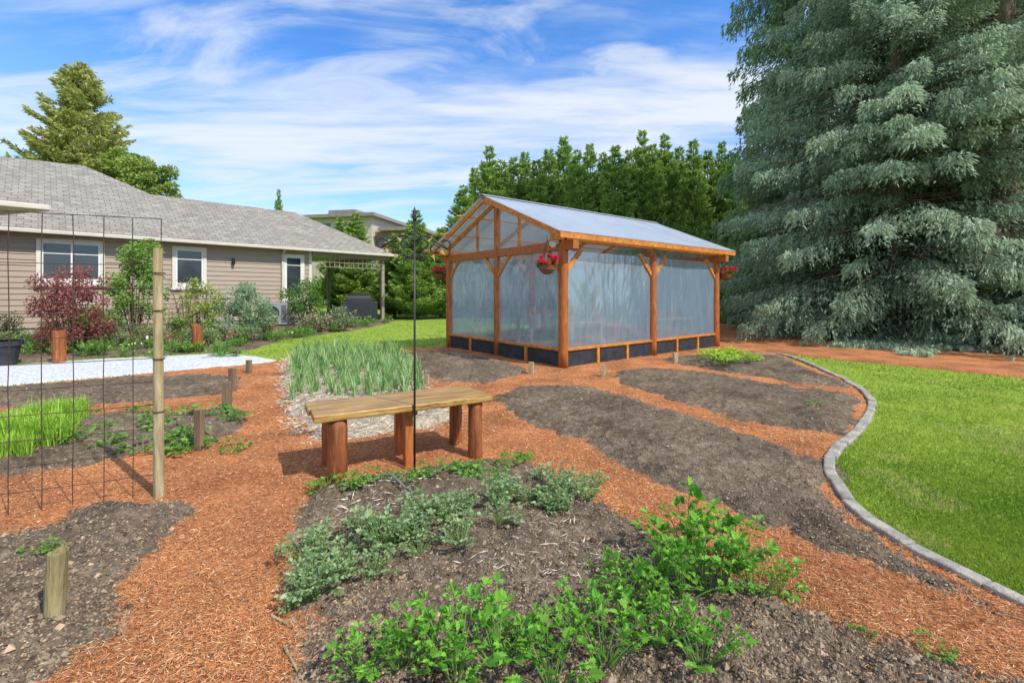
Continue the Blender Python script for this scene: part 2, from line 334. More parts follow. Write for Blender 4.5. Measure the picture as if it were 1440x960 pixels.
X,Y=cone_pts(120000,1.3,9,1.2,1.2); bs=bedsd(X,Y)+rag(X,Y,2); st=sdist(B['straw'],X,Y); keep=(bs>0.0)&(st<0); X=X[keep];Y=Y[keep]
P=np.stack([X,Y,gh(X,Y)+.001],1); n=len(P); r=rng.uniform(.0025,.0085,n)*(1+ (rng.random(n)>.96)*1.3)
octv=np.array([(1,0,0),(0,1,0),(-1,0,0),(0,-1,0),(0,0,.85)],float)
octf=[(0,1,4),(1,2,4),(2,3,4),(3,0,4)]
a=rng.random(n)*6.28; ca,sa=np.cos(a),np.sin(a)
Vv=octv[None]*(r[:,None,None]*rng.uniform(.6,1.4,(n,5,1))); Vx=Vv[:,:,0]*ca[:,None]-Vv[:,:,1]*sa[:,None]; Vy=Vv[:,:,0]*sa[:,None]+Vv[:,:,1]*ca[:,None]
VV=np.stack([Vx,Vy,Vv[:,:,2]],2)+P[:,None,:]
T=VV[:,np.array(octf),:].reshape(-1,3)
c=mixc((.07,.05,.034),(.36,.275,.19),rng.random(n)**1.2); pm=rng.random(n)>.94; c[pm]=(.5,.36,.22)
o=bpy.data.objects.new('soil_clods',poly_mesh('soil_clods',T,3,np.repeat(c,12,axis=0),M_chip)); o["kind"]="stuff"; top(o,"crumbly brown soil clods covering the planting beds","soil"); link(o)
pb=B['straw']; n=26000; X=rng.uniform(pb[:,0].min(),pb[:,0].max(),n);Y=rng.uniform(pb[:,1].min(),pb[:,1].max(),n); k=sdist(pb,X,Y)>-.06; X=X[k];Y=Y[k]
X2=rng.uniform(-1.2,1.0,2600);Y2=rng.uniform(2.1,3.6,2600); k=(sdist(B['fore'],X2,Y2)>.1)&(vnoise(X2,Y2,2.5,21)>.55); X=np.concatenate([X,X2[k]]);Y=np.concatenate([Y,Y2[k]]);n=len(X)
a=rng.random(n)*6.283; D=np.stack([np.cos(a),np.sin(a),rng.normal(0,.25,n)],1)
V,C=kites(np.stack([X,Y,gh(X,Y)+.01],1),D,rng.uniform(.05,.16,n)*np.clip(Y/5,.4,1),rng.uniform(.006,.014,n)*np.clip(Y/5,.3,1),mixc((.32,.25,.17),(.78,.7,.56),rng.random(n)))
o=bpy.data.objects.new('straw_mulch',poly_mesh('straw_mulch',V,4,C,M_chip)); o["kind"]="stuff"; top(o,"pale dry straw spread beneath the garlic rows","straw"); link(o)
X,Y=cone_pts(460000,2.1,26,1.25,1.0)
s=sdist(garden,X,Y); ok=(s<-.05)&(sdist(gravel,X,Y)<0)&(sdist(hbed,X,Y)<0)&(sdist(rpath,X,Y)<0)&(sdist(under,X,Y)<0)&(Y<26)
X=X[ok];Y=Y[ok];n=len(X)
a=rng.random(n)*6.283; lean=rng.uniform(.1,.9,n); D=np.stack([np.cos(a)*lean,np.sin(a)*lean,np.ones(n)],1)
t=vnoise(X,Y,1.4,3)*.55+vnoise(X,Y,.35,4)*.35+vnoise(X,Y,5,14)*.25+rng.random(n)*.45-.28
c=mixc((.11,.23,.02),(.49,.56,.09),t); dd=(vnoise(X,Y,2.2,31)>.68)&(rng.random(n)<.35); c[dd]=(.52,.45,.2)
V,C=kites(np.stack([X,Y,np.zeros(n)],1),D,rng.uniform(.015,.045,n)*np.clip(Y/8,1,1.6),rng.uniform(.004,.008,n)*np.clip(Y/3,.9,5),c,bend=.15)
o=bpy.data.objects.new('lawn_grass',poly_mesh('lawn_grass',V,4,C,M_grass)); o["kind"]="stuff"; top(o,"bright green mown lawn grass","grass"); link(o)

# ================= trees =================
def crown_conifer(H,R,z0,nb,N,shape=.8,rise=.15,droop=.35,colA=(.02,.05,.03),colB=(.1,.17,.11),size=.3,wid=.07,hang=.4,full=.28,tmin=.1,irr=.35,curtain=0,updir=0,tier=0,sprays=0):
    hb=z0+(H-z0)*rng.random(nb)**1.15
    if tier: hb=np.round(hb/tier)*tier+rng.normal(0,tier*.2,nb)
    hb=np.clip(hb,z0,H*.995)
    f=(hb-z0)/(H-z0); L=R*(1-f)**shape*(1-irr/2+irr*rng.random(nb))+.12
    az=rng.random(nb)*6.283; bcol=rng.random(nb)
    p=L**1.3; p/=p.sum(); bi=rng.choice(nb,N,p=p)
    t=tmin+(1-tmin)*rng.random(N)**.6; s=rng.uniform(-1,1,N)
    if sprays:   # gather foliage into separate side sprays along each bough
        tq=np.round(t*sprays)/sprays; sg=np.sign(s); out=np.abs(s)
        t=np.clip(tq+out*.10+rng.normal(0,.015,N),tmin*.8,1.02); s=sg*out
    Lb=L[bi]; w=full*Lb*(1.08-t)+.12*np.minimum(Lb,1)
    cur=curtain*rng.random(N)**1.6*(.35+.65*(.5+.5*np.sin(s*9+bcol[bi]*40+t*14)))*np.minimum(Lb,2)*.5
    r=Lb*t; z=hb[bi]+Lb*(rise*t-droop*t*t+ .12*t**4)-np.abs(s)*w*hang-rng.random(N)**2*hang*.35*np.minimum(Lb,1.5)*(1-t*.4)-cur
    ca,sa=np.cos(az[bi]),np.sin(az[bi]); rad=np.stack([ca,sa,np.zeros(N)],1); lat=np.stack([-sa,ca,np.zeros(N)],1)
    P=rad*r[:,None]+lat*(s*w)[:,None]; P[:,2]=z
    D=rad*.8+lat*(s*.9)[:,None]+rng.normal(0,.4,(N,3)); D[:,2]+=(rise-2*droop*t)*.7-hang*.7*rng.random(N)-curtain*1.3*rng.random(N)+updir
    P[:,2]=np.maximum(P[:,2],.05+rng.random(N)*.15)
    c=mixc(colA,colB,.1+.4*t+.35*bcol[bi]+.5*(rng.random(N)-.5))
    V,C=kites(P,D,size*rng.uniform(.6,1.3,N),wid*rng.uniform(.7,1.4,N),c,bend=.15)
    return V,C,(hb,L,az)
def trunk_conifer(H,r0,br,rise,droop,nl=60,lean=0):
    m=MB(); m.tube([(lean*z_/H,0,z_) for z_ in np.linspace(-.1,H*.98,9)],list(np.linspace(r0,.03,9)),10,wob=.15)
    hb,L,az=br; idx=np.argsort(-L)[:nl]
    for i in idx:
        P=[(math.cos(az[i])*L[i]*t,math.sin(az[i])*L[i]*t,max(.08,hb[i]+L[i]*(rise*t-droop*t*t+.12*t**4))) for t in (0,.3,.6,.9)]
        m.tube(P,[.05,.035,.02,.008],4,cap=False)
    return m
def conifer(name,x,y,H,R,z0,nb,N,label,group=None,r0=.2,nl=60,cat='tree',**kw):
    V,C,br=crown_conifer(H,R,z0,nb,N,**kw)
    e=empty(name,(x,y,0)); top(e,label,cat,group)
    trunk_conifer(H,r0,br,kw.get('rise',.15),kw.get('droop',.35),nl).obj('trunk',M_bark,e,smooth=True)
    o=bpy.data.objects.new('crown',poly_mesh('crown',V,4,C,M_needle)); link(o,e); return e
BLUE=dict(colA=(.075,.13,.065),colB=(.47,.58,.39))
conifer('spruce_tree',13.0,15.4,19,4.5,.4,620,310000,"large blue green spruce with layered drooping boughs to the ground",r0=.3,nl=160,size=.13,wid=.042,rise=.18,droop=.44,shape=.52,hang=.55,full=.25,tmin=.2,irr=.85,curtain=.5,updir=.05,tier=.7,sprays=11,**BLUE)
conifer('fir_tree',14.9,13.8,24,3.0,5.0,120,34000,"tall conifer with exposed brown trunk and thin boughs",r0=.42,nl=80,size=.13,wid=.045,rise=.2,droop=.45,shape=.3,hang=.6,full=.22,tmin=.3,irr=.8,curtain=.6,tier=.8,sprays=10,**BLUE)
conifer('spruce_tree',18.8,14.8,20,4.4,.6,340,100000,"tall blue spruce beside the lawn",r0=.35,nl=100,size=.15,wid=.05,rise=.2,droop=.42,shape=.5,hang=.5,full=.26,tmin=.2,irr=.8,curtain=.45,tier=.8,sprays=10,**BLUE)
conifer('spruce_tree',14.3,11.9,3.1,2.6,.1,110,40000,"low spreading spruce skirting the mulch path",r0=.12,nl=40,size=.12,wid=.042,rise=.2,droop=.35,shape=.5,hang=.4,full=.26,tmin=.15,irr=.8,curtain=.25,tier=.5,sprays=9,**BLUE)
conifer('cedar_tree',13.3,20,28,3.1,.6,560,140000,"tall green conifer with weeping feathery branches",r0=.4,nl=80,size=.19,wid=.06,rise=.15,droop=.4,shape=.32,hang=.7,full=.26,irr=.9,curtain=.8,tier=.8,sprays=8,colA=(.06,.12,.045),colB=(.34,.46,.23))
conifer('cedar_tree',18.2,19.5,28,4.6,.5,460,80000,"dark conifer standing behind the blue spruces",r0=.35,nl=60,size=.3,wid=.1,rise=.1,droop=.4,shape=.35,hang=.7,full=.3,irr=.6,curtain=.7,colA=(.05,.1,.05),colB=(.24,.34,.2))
protos=[]
for i in range(3):
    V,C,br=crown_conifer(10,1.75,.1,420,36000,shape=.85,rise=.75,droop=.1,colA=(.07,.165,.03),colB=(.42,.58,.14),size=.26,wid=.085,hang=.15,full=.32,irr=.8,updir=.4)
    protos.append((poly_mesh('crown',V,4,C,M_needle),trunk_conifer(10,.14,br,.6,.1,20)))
tm=[p[1] for p in protos]; tmesh=[]
def cyp(x,y,h,r,i,label="tall green cypress in a dense evergreen screen",group="evergreen screen trees",name='cypress_tree'):
    e=empty(name,(x,y,0),random.random()*6.28); e.scale=(r/1.7,r/1.7,h/10.2); top(e,label,'tree',group)
    if len(tmesh)<=i:
        o=tm[i].obj('trunk',M_bark,e); tmesh.append(o.data)
    else: link(bpy.data.objects.new('trunk',tmesh[i]),e)
    link(bpy.data.objects.new('crown',protos[i][0]),e)
k=0
tops=[(652,262),(668,236),(688,206),(705,226),(722,222),(738,214),(755,226),(772,210),(793,192),(812,212),(830,202),(848,216),(865,206),(884,212),(903,184),(918,204),(935,190),(955,208),(975,198),(995,212),(1015,200),(1035,214),(1058,206),(1080,220),(1105,216),(1135,228)]
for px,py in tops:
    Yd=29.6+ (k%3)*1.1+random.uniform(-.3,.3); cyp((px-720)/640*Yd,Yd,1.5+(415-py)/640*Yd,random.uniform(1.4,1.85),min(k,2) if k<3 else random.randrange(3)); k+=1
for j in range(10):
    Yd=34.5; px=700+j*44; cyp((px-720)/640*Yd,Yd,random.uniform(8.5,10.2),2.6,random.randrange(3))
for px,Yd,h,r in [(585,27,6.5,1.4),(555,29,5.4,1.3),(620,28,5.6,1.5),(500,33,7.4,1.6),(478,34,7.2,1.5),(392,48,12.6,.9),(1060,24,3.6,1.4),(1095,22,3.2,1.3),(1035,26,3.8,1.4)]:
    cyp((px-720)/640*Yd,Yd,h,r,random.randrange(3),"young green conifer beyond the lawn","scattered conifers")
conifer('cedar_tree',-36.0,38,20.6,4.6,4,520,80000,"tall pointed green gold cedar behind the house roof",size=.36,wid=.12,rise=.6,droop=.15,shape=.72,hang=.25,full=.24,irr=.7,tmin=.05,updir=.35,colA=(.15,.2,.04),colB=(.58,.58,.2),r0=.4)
def blob_arr(cs,rads,n,size,cA,cB,flat_=1,wid=.6):
    cs=np.array(cs,float);K=len(cs); k=rng.integers(0,K,n); d=unit(rng.normal(size=(n,3))); rr=np.array(rads)[k]*(rng.random(n)**.4)
    P=cs[k]+d*rr[:,None]*np.array([1,1,flat_]); D=unit(d+rng.normal(0,.8,(n,3))+np.array([0,0,.2]))
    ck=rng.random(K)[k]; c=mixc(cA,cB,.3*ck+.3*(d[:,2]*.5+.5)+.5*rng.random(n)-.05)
    return kites(P,D,size*rng.uniform(.6,1.3,n),size*wid*rng.uniform(.7,1.3,n),c,bend=.1)
def broad(name,x,y,H,R,zc,n,size,cA,cB,label,K=40,cat='tree',nr=.3,r0=.15,group=None,stems=9,mat=None,boxy=False):
    e=empty(name,(x,y,g1(x,y) if y<14 else 0)); top(e,label,cat,group)
    cs=[];
    for _ in range(K):
        d=unit(rng.normal(size=(1,3)))[0]*(rng.random()**.45)
        if boxy: d=rng.uniform(-1,1,3)
        cs.append((d[0]*R*.8,d[1]*R*.8,(zc+H)/2+d[2]*(H-zc)/2*.85))
    rads=[R*nr*random.uniform(.7,1.3) for _ in cs]
    V,C=blob_arr(cs,rads,n,size,cA,cB,1.6 if boxy else 1); link(bpy.data.objects.new('crown',poly_mesh('crown',V,4,C,mat or M_leaf)),e)
    m=MB()
    for i in range(stems):
        c_=cs[i*len(cs)//stems]; m.tube([(random.uniform(-1,1)*r0*.4+c_[0]*.2,random.uniform(-1,1)*r0*.4+c_[1]*.2,-.03),(c_[0]*.5,c_[1]*.5,c_[2]*.45),(c_[0]*.95,c_[1]*.95,c_[2])],[r0/2,r0*.35,r0*.1],6,cap=False)
    m.obj('trunk',M_bark,e,smooth=True); return e
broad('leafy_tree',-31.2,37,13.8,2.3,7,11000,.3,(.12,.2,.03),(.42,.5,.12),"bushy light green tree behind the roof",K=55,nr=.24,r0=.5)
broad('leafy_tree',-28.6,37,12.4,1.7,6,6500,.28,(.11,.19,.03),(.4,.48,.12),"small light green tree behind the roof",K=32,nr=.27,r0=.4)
V_=[];C_=[]
for i in range(150):
    x=-140+i*1.9; y=95+random.uniform(-6,6); h=random.uniform(7,11)
    v,c=blob_arr([(x,y,h*.3),(x,y,h*.6),(x+.5,y,h*.85)],[3.6,3,1.8],350,1.3,(.04,.09,.03),(.16,.25,.08)); V_.append(v);C_.append(c)
o=bpy.data.objects.new('distant_woodland',poly_mesh('distant_woodland',np.concatenate(V_),4,np.concatenate(C_),M_leaf)); o["kind"]="stuff"; top(o,"distant belt of dark green trees","woodland"); link(o)

# ================= greenhouse =================
Cx,Cy=1.03,9.14; RA=math.radians(38)
ghs=empty('greenhouse',(Cx,Cy,0),RA); top(ghs,"timber greenhouse clad in clear plastic sheeting on the mulch","greenhouse")
LX,WY=5.97,4.5; ZR=3.80; ZE=2.70; OV=.32
sl=(ZR-ZE)/(WY/2+OV)
def rz(y): return ZR-sl*abs(y-WY/2)
for (x,y,h) in [(0,0,2.62),(0,WY/2,3.62),(0,WY,2.62),(3,0,2.5),(LX,0,2.5),(3,WY,2.5),(LX,WY,2.5),(LX,WY/2,3.62)]:
    m=MB(); r=.098 if h!=3.62 else .078
    m.tube([(x,y,z_) for z_ in np.linspace(0,h,9)],[r*random.uniform(.93,1.07) for _ in range(9)],14,wob=.06); m.obj('post',M_post,ghs,smooth=True)
def part(name,fn,mat=M_wood,bev=.006,**k):
    m=MB(); fn(m); return m.obj(name,mat,ghs,bevel=bev,**k)
part('tie_beam',lambda m:m.box((-.06,-.34,2.38),(.1,WY+.34,2.56)),M_post)
part('tie_beam',lambda m:m.box((LX-.1,-.34,2.38),(LX+.06,WY+.34,2.56)),M_post)
part('eave_beam',lambda m:m.box((-.3,-.07,2.565),(LX+.3,.07,2.7)))
part('eave_beam',lambda m:m.box((-.3,WY-.07,2.565),(LX+.3,WY+.07,2.7)))
part('ridge_beam',lambda m:m.box((-.36,WY/2-.03,ZR-.2),(LX+.36,WY/2+.03,ZR-.06)))
for x in (-.38,.0,1.5,3,4.5,LX,LX+.36):
    def f(m,x=x):
        for s_ in (-1,1):
            ye=WY/2+s_*(WY/2+OV); m.beam((x,WY/2+s_*.01,ZR-.09),(x,ye,ZE-.07),.045,.11)
    part('rafter',f)
for i,y in enumerate([-.30,.55,1.4,3.1,3.95,WY+.30]):
    part('purlin',lambda m,y=y:m.box((-.62 if y>3 else -.42,y-.03,rz(y)-.035),(LX+.42,y+.03,rz(y)-.0)))
part('fascia_board',lambda m:m.box((-.42,-OV-.035,ZE-.13),(LX+.42,-OV,ZE-.015)))
part('fascia_board',lambda m:m.box((-.42,WY+OV,ZE-.13),(LX+.42,WY+OV+.035,ZE-.015)))
br=[((0,.0),(0,1)),((0,WY/2),(0,1)),((0,WY/2),(0,-1)),((0,WY),(0,-1)),((0,0),(1,0)),((3,0),(1,0)),((3,0),(-1,0)),((LX,0),(-1,0)),((LX,WY),(0,-1)),((3,WY),(1,0)),((3,WY),(-1,0)),((LX,WY),(-1,0))]
for (a,d) in br:
    part('brace',lambda m:m.beam((a[0]+d[0]*.06,a[1]+d[1]*.06,1.95),(a[0]+d[0]*.52,a[1]+d[1]*.52,2.42),.07,.09))
for y in (1.4,3.1):
    part('gable_stud',lambda m,y=y:m.box((-.03,y-.03,2.56),(.03,y+.03,rz(y)-.15)))
def skirt(x0,y0,x1,y1):
    L=math.hypot(x1-x0,y1-y0); dx,dy=(x1-x0)/L,(y1-y0)/L
    part('skirting_panel',lambda m:m.beam((x0+dx*.09,y0+dy*.09,.17),(x1-dx*.09,y1-dy*.09,.17),.03,.33),M_skirt)
    part('sill_board',lambda m:m.beam((x0+dx*.085,y0+dy*.085,.375),(x1-dx*.085,y1-dy*.085,.375),.1,.055))
    nx,ny=dy,-dx
    def st(m):
        for q in (.5,) if L<2.5 else (.33,.66):
            cx,cy=x0+dx*L*q+nx*.035*sgn,y0+dy*L*q+ny*.035*sgn
            m.beam((cx,cy,.0),(cx,cy,.345),.05,.075,up=(dx,dy,0))
    return st
for a in [((0,0),(0,WY/2),-1),((0,WY/2),(0,WY),-1),((0,0),(3,0),1),((3,0),(LX,0),1),((LX,0),(LX,WY/2),1),((LX,WY/2),(LX,WY),1),((0,WY),(3,WY),-1),((3,WY),(LX,WY),-1)]:
    sgn=a[2]; f=skirt(*a[0],*a[1]); part('base_stud',f)
def filmpanel(x0,y0,x1,y1,z0,z1,amp=.012):
    nx_,nz_=72,40; L=math.hypot(x1-x0,y1-y0); dx,dy=(x1-x0)/L,(y1-y0)/L; sd=random.random()*50
    A,Bq=np.meshgrid(np.linspace(0,1,nx_+1),np.linspace(0,1,nz_+1)); U=A*L; Wd=Bq*(z1-z0)
    d=amp*(vnoise(U*1.2+Wd*.3,Wd*.9,1.6,1+sd)-.5)*3+amp*.6*(vnoise(U+Wd*.6,Wd*.2,9,2+sd)-.5)+amp*.5*(vnoise(U-Wd*.55,Wd*.25,12,4+sd)-.5)+amp*.5*(vnoise(U,Wd*.08,14,6+sd)-.5)
    tie=(np.maximum(0,1-Bq/.12)+np.maximum(0,1-(1-Bq)/.12))*np.abs(np.sin(U*9+sd))*.008
    d=(d+tie)*np.minimum(1,8*np.minimum(np.minimum(A,1-A),np.minimum(Bq,1-Bq))+.1)
    V=np.stack([x0+dx*U+dy*d,y0+dy*U-dx*d,z0+Wd],-1).reshape(-1,3)
    F=[(j*(nx_+1)+i,j*(nx_+1)+i+1,j*(nx_+1)+i+nx_+2,j*(nx_+1)+i+nx_+1) for j in range(nz_) for i in range(nx_)]
    m=MB(); m.add(V,F); m.obj('plastic_wall',M_film,ghs,smooth=True)
for a in [((0,0),(0,WY/2)),((0,WY/2),(0,WY)),((0,0),(3,0)),((3,0),(LX,0)),((LX,0),(LX,WY/2)),((LX,WY/2),(LX,WY)),((0,WY),(3,WY)),((3,WY),(LX,WY))]:
    (x0,y0),(x1,y1)=a; L=math.hypot(x1-x0,y1-y0); dx,dy=(x1-x0)/L*.08,(y1-y0)/L*.08
    filmpanel(x0+dx,y0+dy,x1-dx,y1-dy,.405,2.375)
for x in (0,LX):
    m=MB(); m.add([(x,.1,2.565),(x,WY-.1,2.565),(x,WY-.1,rz(WY-.1)-.16),(x,WY/2,ZR-.16),(x,.1,rz(.1)-.16)],[(0,1,2,3,4)]); m.obj('gable_sheeting',M_gfilm,ghs)
for s_ in (-1,1):
    m=MB(); n=60; V=[];F=[]; ye=WY/2+s_*(WY/2+OV+.05)
    for i in range(n*6+1):
        x=-.45+(LX+.9)*i/(n*6); dz=.0025*math.sin(2*math.pi*i/6)
        V+= [(x,WY/2,ZR+.012+dz),(x,ye,ZE-.008+dz)]
    for i in range(n*6): F.append((2*i,2*i+2,2*i+3,2*i+1))
    m.add(V,F); m.obj('roof_panel',M_rfilm,ghs,smooth=True)
part('ridge_cap',lambda m:(m.beam((-.46,WY/2-.05,ZR+.012),(LX+.46,WY/2-.05,ZR+.012),.11,.01,up=(0,-.4,1)),m.beam((-.46,WY/2+.05,ZR+.015),(LX+.46,WY/2+.05,ZR+.015),.11,.01,up=(0,.4,1))),M_plas,bev=0)
def lampf(m):
    m.box((-.16,.02,2.5),(-.06,.12,2.62)); m.tube([(-.2,.07,2.52),(-.26,.05,2.47)],[.05,.07],12)
part('security_lamp',lampf,M_white)
def wpos(lx,ly): 
    c,s_=math.cos(RA),math.sin(RA); return Cx+lx*c-ly*s_,Cy+lx*s_+ly*c
def table(lx,ly,w,d,h):
    x,y=wpos(lx,ly); e=empty('potting_table',(x,y,.03),RA); top(e,"wooden potting table standing inside the greenhouse","table")
    m=MB(); m.box((-w/2,-d/2,h-.04),(w/2,d/2,h)); m.obj('table_top',M_old,e,bevel=.005)
    for sx in(-1,1):
        for sy in(-1,1):
            m=MB(); m.box((sx*(w/2-.05)-.035,sy*(d/2-.05)-.035,0),(sx*(w/2-.05)+.035,sy*(d/2-.05)+.035,h-.042)); m.obj('leg',M_old,e)
    return e
table(3.2,3.7,2.4,.7,.85); table(1.6,1.1,1.1,.6,.8); table(4.6,.7,1.8,.6,.8)
def pot(x,y,z,r,h,label,mat=M_clay,name='plant_pot'):
    m=MB(); m.tube([(0,0,0),(0,0,h*.8),(0,0,h*.8),(0,0,h),(0,0,h),(0,0,h*.85)],[r*.72,r*.95,r*1.08,r*1.1,r*.95,r*.9],16)
    o=m.obj(name,mat,loc=(x,y,z)); top(o,label,'pot'); return o
for i,(lx,ly) in enumerate([(2.3,3.7),(2.8,3.75),(3.6,3.65),(4.1,3.7),(1.4,1.1),(4.2,.7),(4.9,.75)]):
    x,y=wpos(lx,ly); pot(x,y,.88 if i<4 else .83,.14,.24,"terracotta pot on the potting table")
def basket(lx,ly,zb,ztop,R=.19):
    x,y=wpos(lx,ly); e=empty('hanging_basket',(x,y,zb),0); top(e,"wicker hanging basket of red flowers under the greenhouse eave","hanging basket","hanging flower baskets")
    m=MB(); m.tube([(0,0,0),(0,0,.03),(0,0,.09),(0,0,.16),(0,0,.18),(0,0,.14)],[R*.3,R*.62,R*.9,R,R*1.04,R*.9],18,wob=.04); m.obj('bowl',M_wick,e)
    m=MB()
    for k in range(3):
        a=k*2.094; m.tube([(math.cos(a)*R,math.sin(a)*R,.17),(0,0,ztop-zb-.06)],.005,5)
    m.tube([(0,0,ztop-zb-.07),(0,0,ztop-zb)],.006,5); m.obj('chain',M_black,e)
    cs=[(random.uniform(-1,1)*R*.8,random.uniform(-1,1)*R*.8,.17+random.random()*.08) for _ in range(12)]
    V,C=blob_arr(cs,[.05]*12,800,.045,(.04,.12,.015),(.18,.34,.05)); 
    link(bpy.data.objects.new('leaves',poly_mesh('leaves',V,4,C,M_leaf)),e)
    cs=[(random.uniform(-1.1,1.1)*R,random.uniform(-1.1,1.1)*R,.2+random.random()*.18) for _ in range(22)]
    V,C=blob_arr(cs,[.032]*22,1100,.032,(.55,.01,.03),(.85,.08,.12)); link(bpy.data.objects.new('blossom',poly_mesh('blossom',V,4,C,M_leaf)),e)
basket(-.42,.02,1.88,2.62,.17); basket(-.1,WY+.36,1.88,2.5,.2); basket(LX+.36,-.12,1.88,2.5,.19)

# ================= house =================
HA=math.atan2(.722,.693)
hs=empty('house',(-17.4,15.5,0),HA); top(hs,"single storey house with beige siding and grey shingle hip roof","house")
def hpart(name,fn,mat,parent=hs,bev=0,smooth=False):
    m=MB(); fn(m); return m.obj(name,mat,parent,bevel=bev,smooth=smooth)
def lapwall(m,a,b,z0,z1,sgn=1,lap=.2):
    L=math.hypot(b[0]-a[0],b[1]-a[1]); dx,dy=(b[0]-a[0])/L,(b[1]-a[1])/L; nx,ny=dy*sgn,-dx*sgn
    z=z0
    while z<z1-.01:
        zt=min(z+lap,z1); o1,o2=.03,.004
        m.add([(a[0]+nx*o1,a[1]+ny*o1,z),(b[0]+nx*o1,b[1]+ny*o1,z),(b[0]+nx*o2,b[1]+ny*o2,zt),(a[0]+nx*o2,a[1]+ny*o2,zt),(a[0]+nx*o2,a[1]+ny*o2,z),(b[0]+nx*o2,b[1]+ny*o2,z)],[(0,1,2,3),(4,5,1,0)]); z=zt
hpart('wall',lambda m:lapwall(m,(-.9,0),(10.4,0),.3,3.66),M_side)
hpart('wall',lambda m:lapwall(m,(10.4,0),(10.4,9),.3,3.66),M_side)
hpart('wall',lambda m:lapwall(m,(-.9,-5.6),(-.9,0),.3,3.66),M_side)
hpart('wall',lambda m:lapwall(m,(-8,-5.6),(-.9,-5.6),.3,3.66),M_side)
hpart('foundation',lambda m:(m.box((-.9,.02,-.1),(10.38,.3,.3)),m.box((10.1,.3,-.1),(10.38,9,.3)),m.box((-8,-5.58,-.1),(-.92,.02,.3))),M_conc)
hpart('corner_board',lambda m:m.box((10.33,-.05,.3),(10.45,.05,3.66)),M_trim)
E=3.72; S=.60
def zrf(y): return E+S*(y+.5)
def roofm(m):
    pk=(2.36,5.7,zrf(5.7)); 
    V=[(-.9,-.5,E),(15,-.5,E),(11,3.5,zrf(3.5)),(4.5,3.5,zrf(3.5)),pk,(-.6,4.3,zrf(4.3)),(-9,4.3,zrf(4.3)),(-9,-.5,E),
       (15,7.5,E),(8.5,7.5,E),(8.5,11.9,E),(-9,11.9,E)]
    F=[(0,1,2,3,4,5,6,7),(1,8,2),(3,2,8,9),(4,3,9,10),(5,4,10,11,6)]
    m.add(V,F)
hpart('roof',roofm,M_roof)
WE=E+.004
def wing(m):
    V=[(1.03,-6.85,WE),(-.72,-3.3,WE),(-.72,-.5,WE),(-4.2,2.9,E+2.0),(-4.2,-2.6,E+2.0),(-9,-6.85,WE),(-9,-1,E+.01)]
    m.add(V,[(0,1,4),(1,2,3,4),(0,4,5),(4,3,6,5)])
hpart('roof',wing,M_roof)
hpart('soffit',lambda m:(m.box((-.7,-.5,3.64),(15,.2,3.66)),m.add([(.95,-6.78,3.65),(-.78,-3.3,3.65),(-.78,-.5,3.65),(-8,-.5,3.65),(-8,-6.78,3.65)],[(0,1,2,3,4)]),m.box((10.4,.2,3.64),(14.95,7.4,3.66))),M_trim)
hpart('gutter',lambda m:(m.box((-.6,-.62,3.6),(15.1,-.5,3.73)),m.box((15.0,-.498,3.6),(15.12,7.5,3.73))),M_fasc,bev=.02)
hpart('gutter',lambda m:(m.beam((1.06,-6.85,3.665),(-.70,-3.28,3.665),.12,.13),m.box((-8,-6.97,3.6),(1.07,-6.86,3.73))),M_fasc,bev=.02)
hpart('downspout',lambda m:(m.box((9.0,-.12,.3),(9.08,-.04,3.45)),m.beam((9.04,-.08,3.4),(9.04,-.52,3.62),.08,.06)),M_fasc)
def window(x0,x1,z0,z1,mull=1,door=False):
    w=hpart('window' if not door else 'door',lambda m:m.box((x0,-.05,z0),(x1,-.032,z1)),M_glass)
    t=.13
    hpart('frame',lambda m:(m.box((x0-t,-.09,z1),(x1+t,-.03,z1+t)),m.box((x0-t,-.09,z0-t),(x0,-.03,z1)),m.box((x1,-.09,z0-t),(x1+t,-.03,z1))),M_trim,w)
    hpart('sill',lambda m:m.box((x0-t-.05,-.13,z0-t-.1),(x1+t+.05,-.031,z0-t-.002)),M_trim,w)
    def sash(m):
        m.box((x0,-.075,z0-t),(x1,-.04,z0+.05)); m.box((x0,-.075,z1-.05),(x1,-.04,z1)); m.box((x0,-.075,z0+.05),(x0+.05,-.04,z1-.05)); m.box((x1-.05,-.075,z0+.05),(x1,-.04,z1-.05))
        for i in range(mull):
            xm=x0+(x1-x0)*(i+1)/(mull+1); m.box((xm-.025,-.07,z0+.05),(xm+.025,-.04,z1-.05))
        m.box((x0+.05,-.066,z1-.42),(x1-.05,-.045,z1-.39))
    hpart('sash',sash,M_white,w)
window(.95,2.5,2.0,3.36,1); window(4.85,5.8,1.9,3.36,0); window(9.2,9.95,1.3,3.3,0)
hpart('wall_lamp',lambda m:(m.box((6.9,-.1,2.95),(7.0,-.03,3.1)),m.tube([(6.95,-.15,2.8),(6.95,-.15,3.0)],[.05,.07],8)),M_black)
hpart('wall_core',lambda m:(m.box((-.85,.03,.3),(10.3,.2,3.6))),M_dark)
def porchp(x,y):
    hpart('porch_post',lambda m:(m.box((x-.09,y-.09,0),(x+.09,y+.09,3.5)),m.box((x-.13,y-.13,0),(x+.13,y+.13,.12))),M_old,bev=.008)
porchp(14.4,-.1); porchp(14.4,6.8)
hpart('porch_beam',lambda m:(m.box((10.45,-.18,3.42),(14.8,-.02,3.62)),m.box((14.3,-.01,3.42),(14.5,7,3.62))),M_old)
def lat(m):
    for i in range(14): m.beam((10.8+i*.26,-.2,2.85),(10.8+i*.26,-.2,3.4),.02,.03)
    for z_ in (2.87,3.12,3.38): m.box((10.7,-.235,z_),(14.4,-.215,z_+.03))
hpart('porch_lattice',lat,M_old)

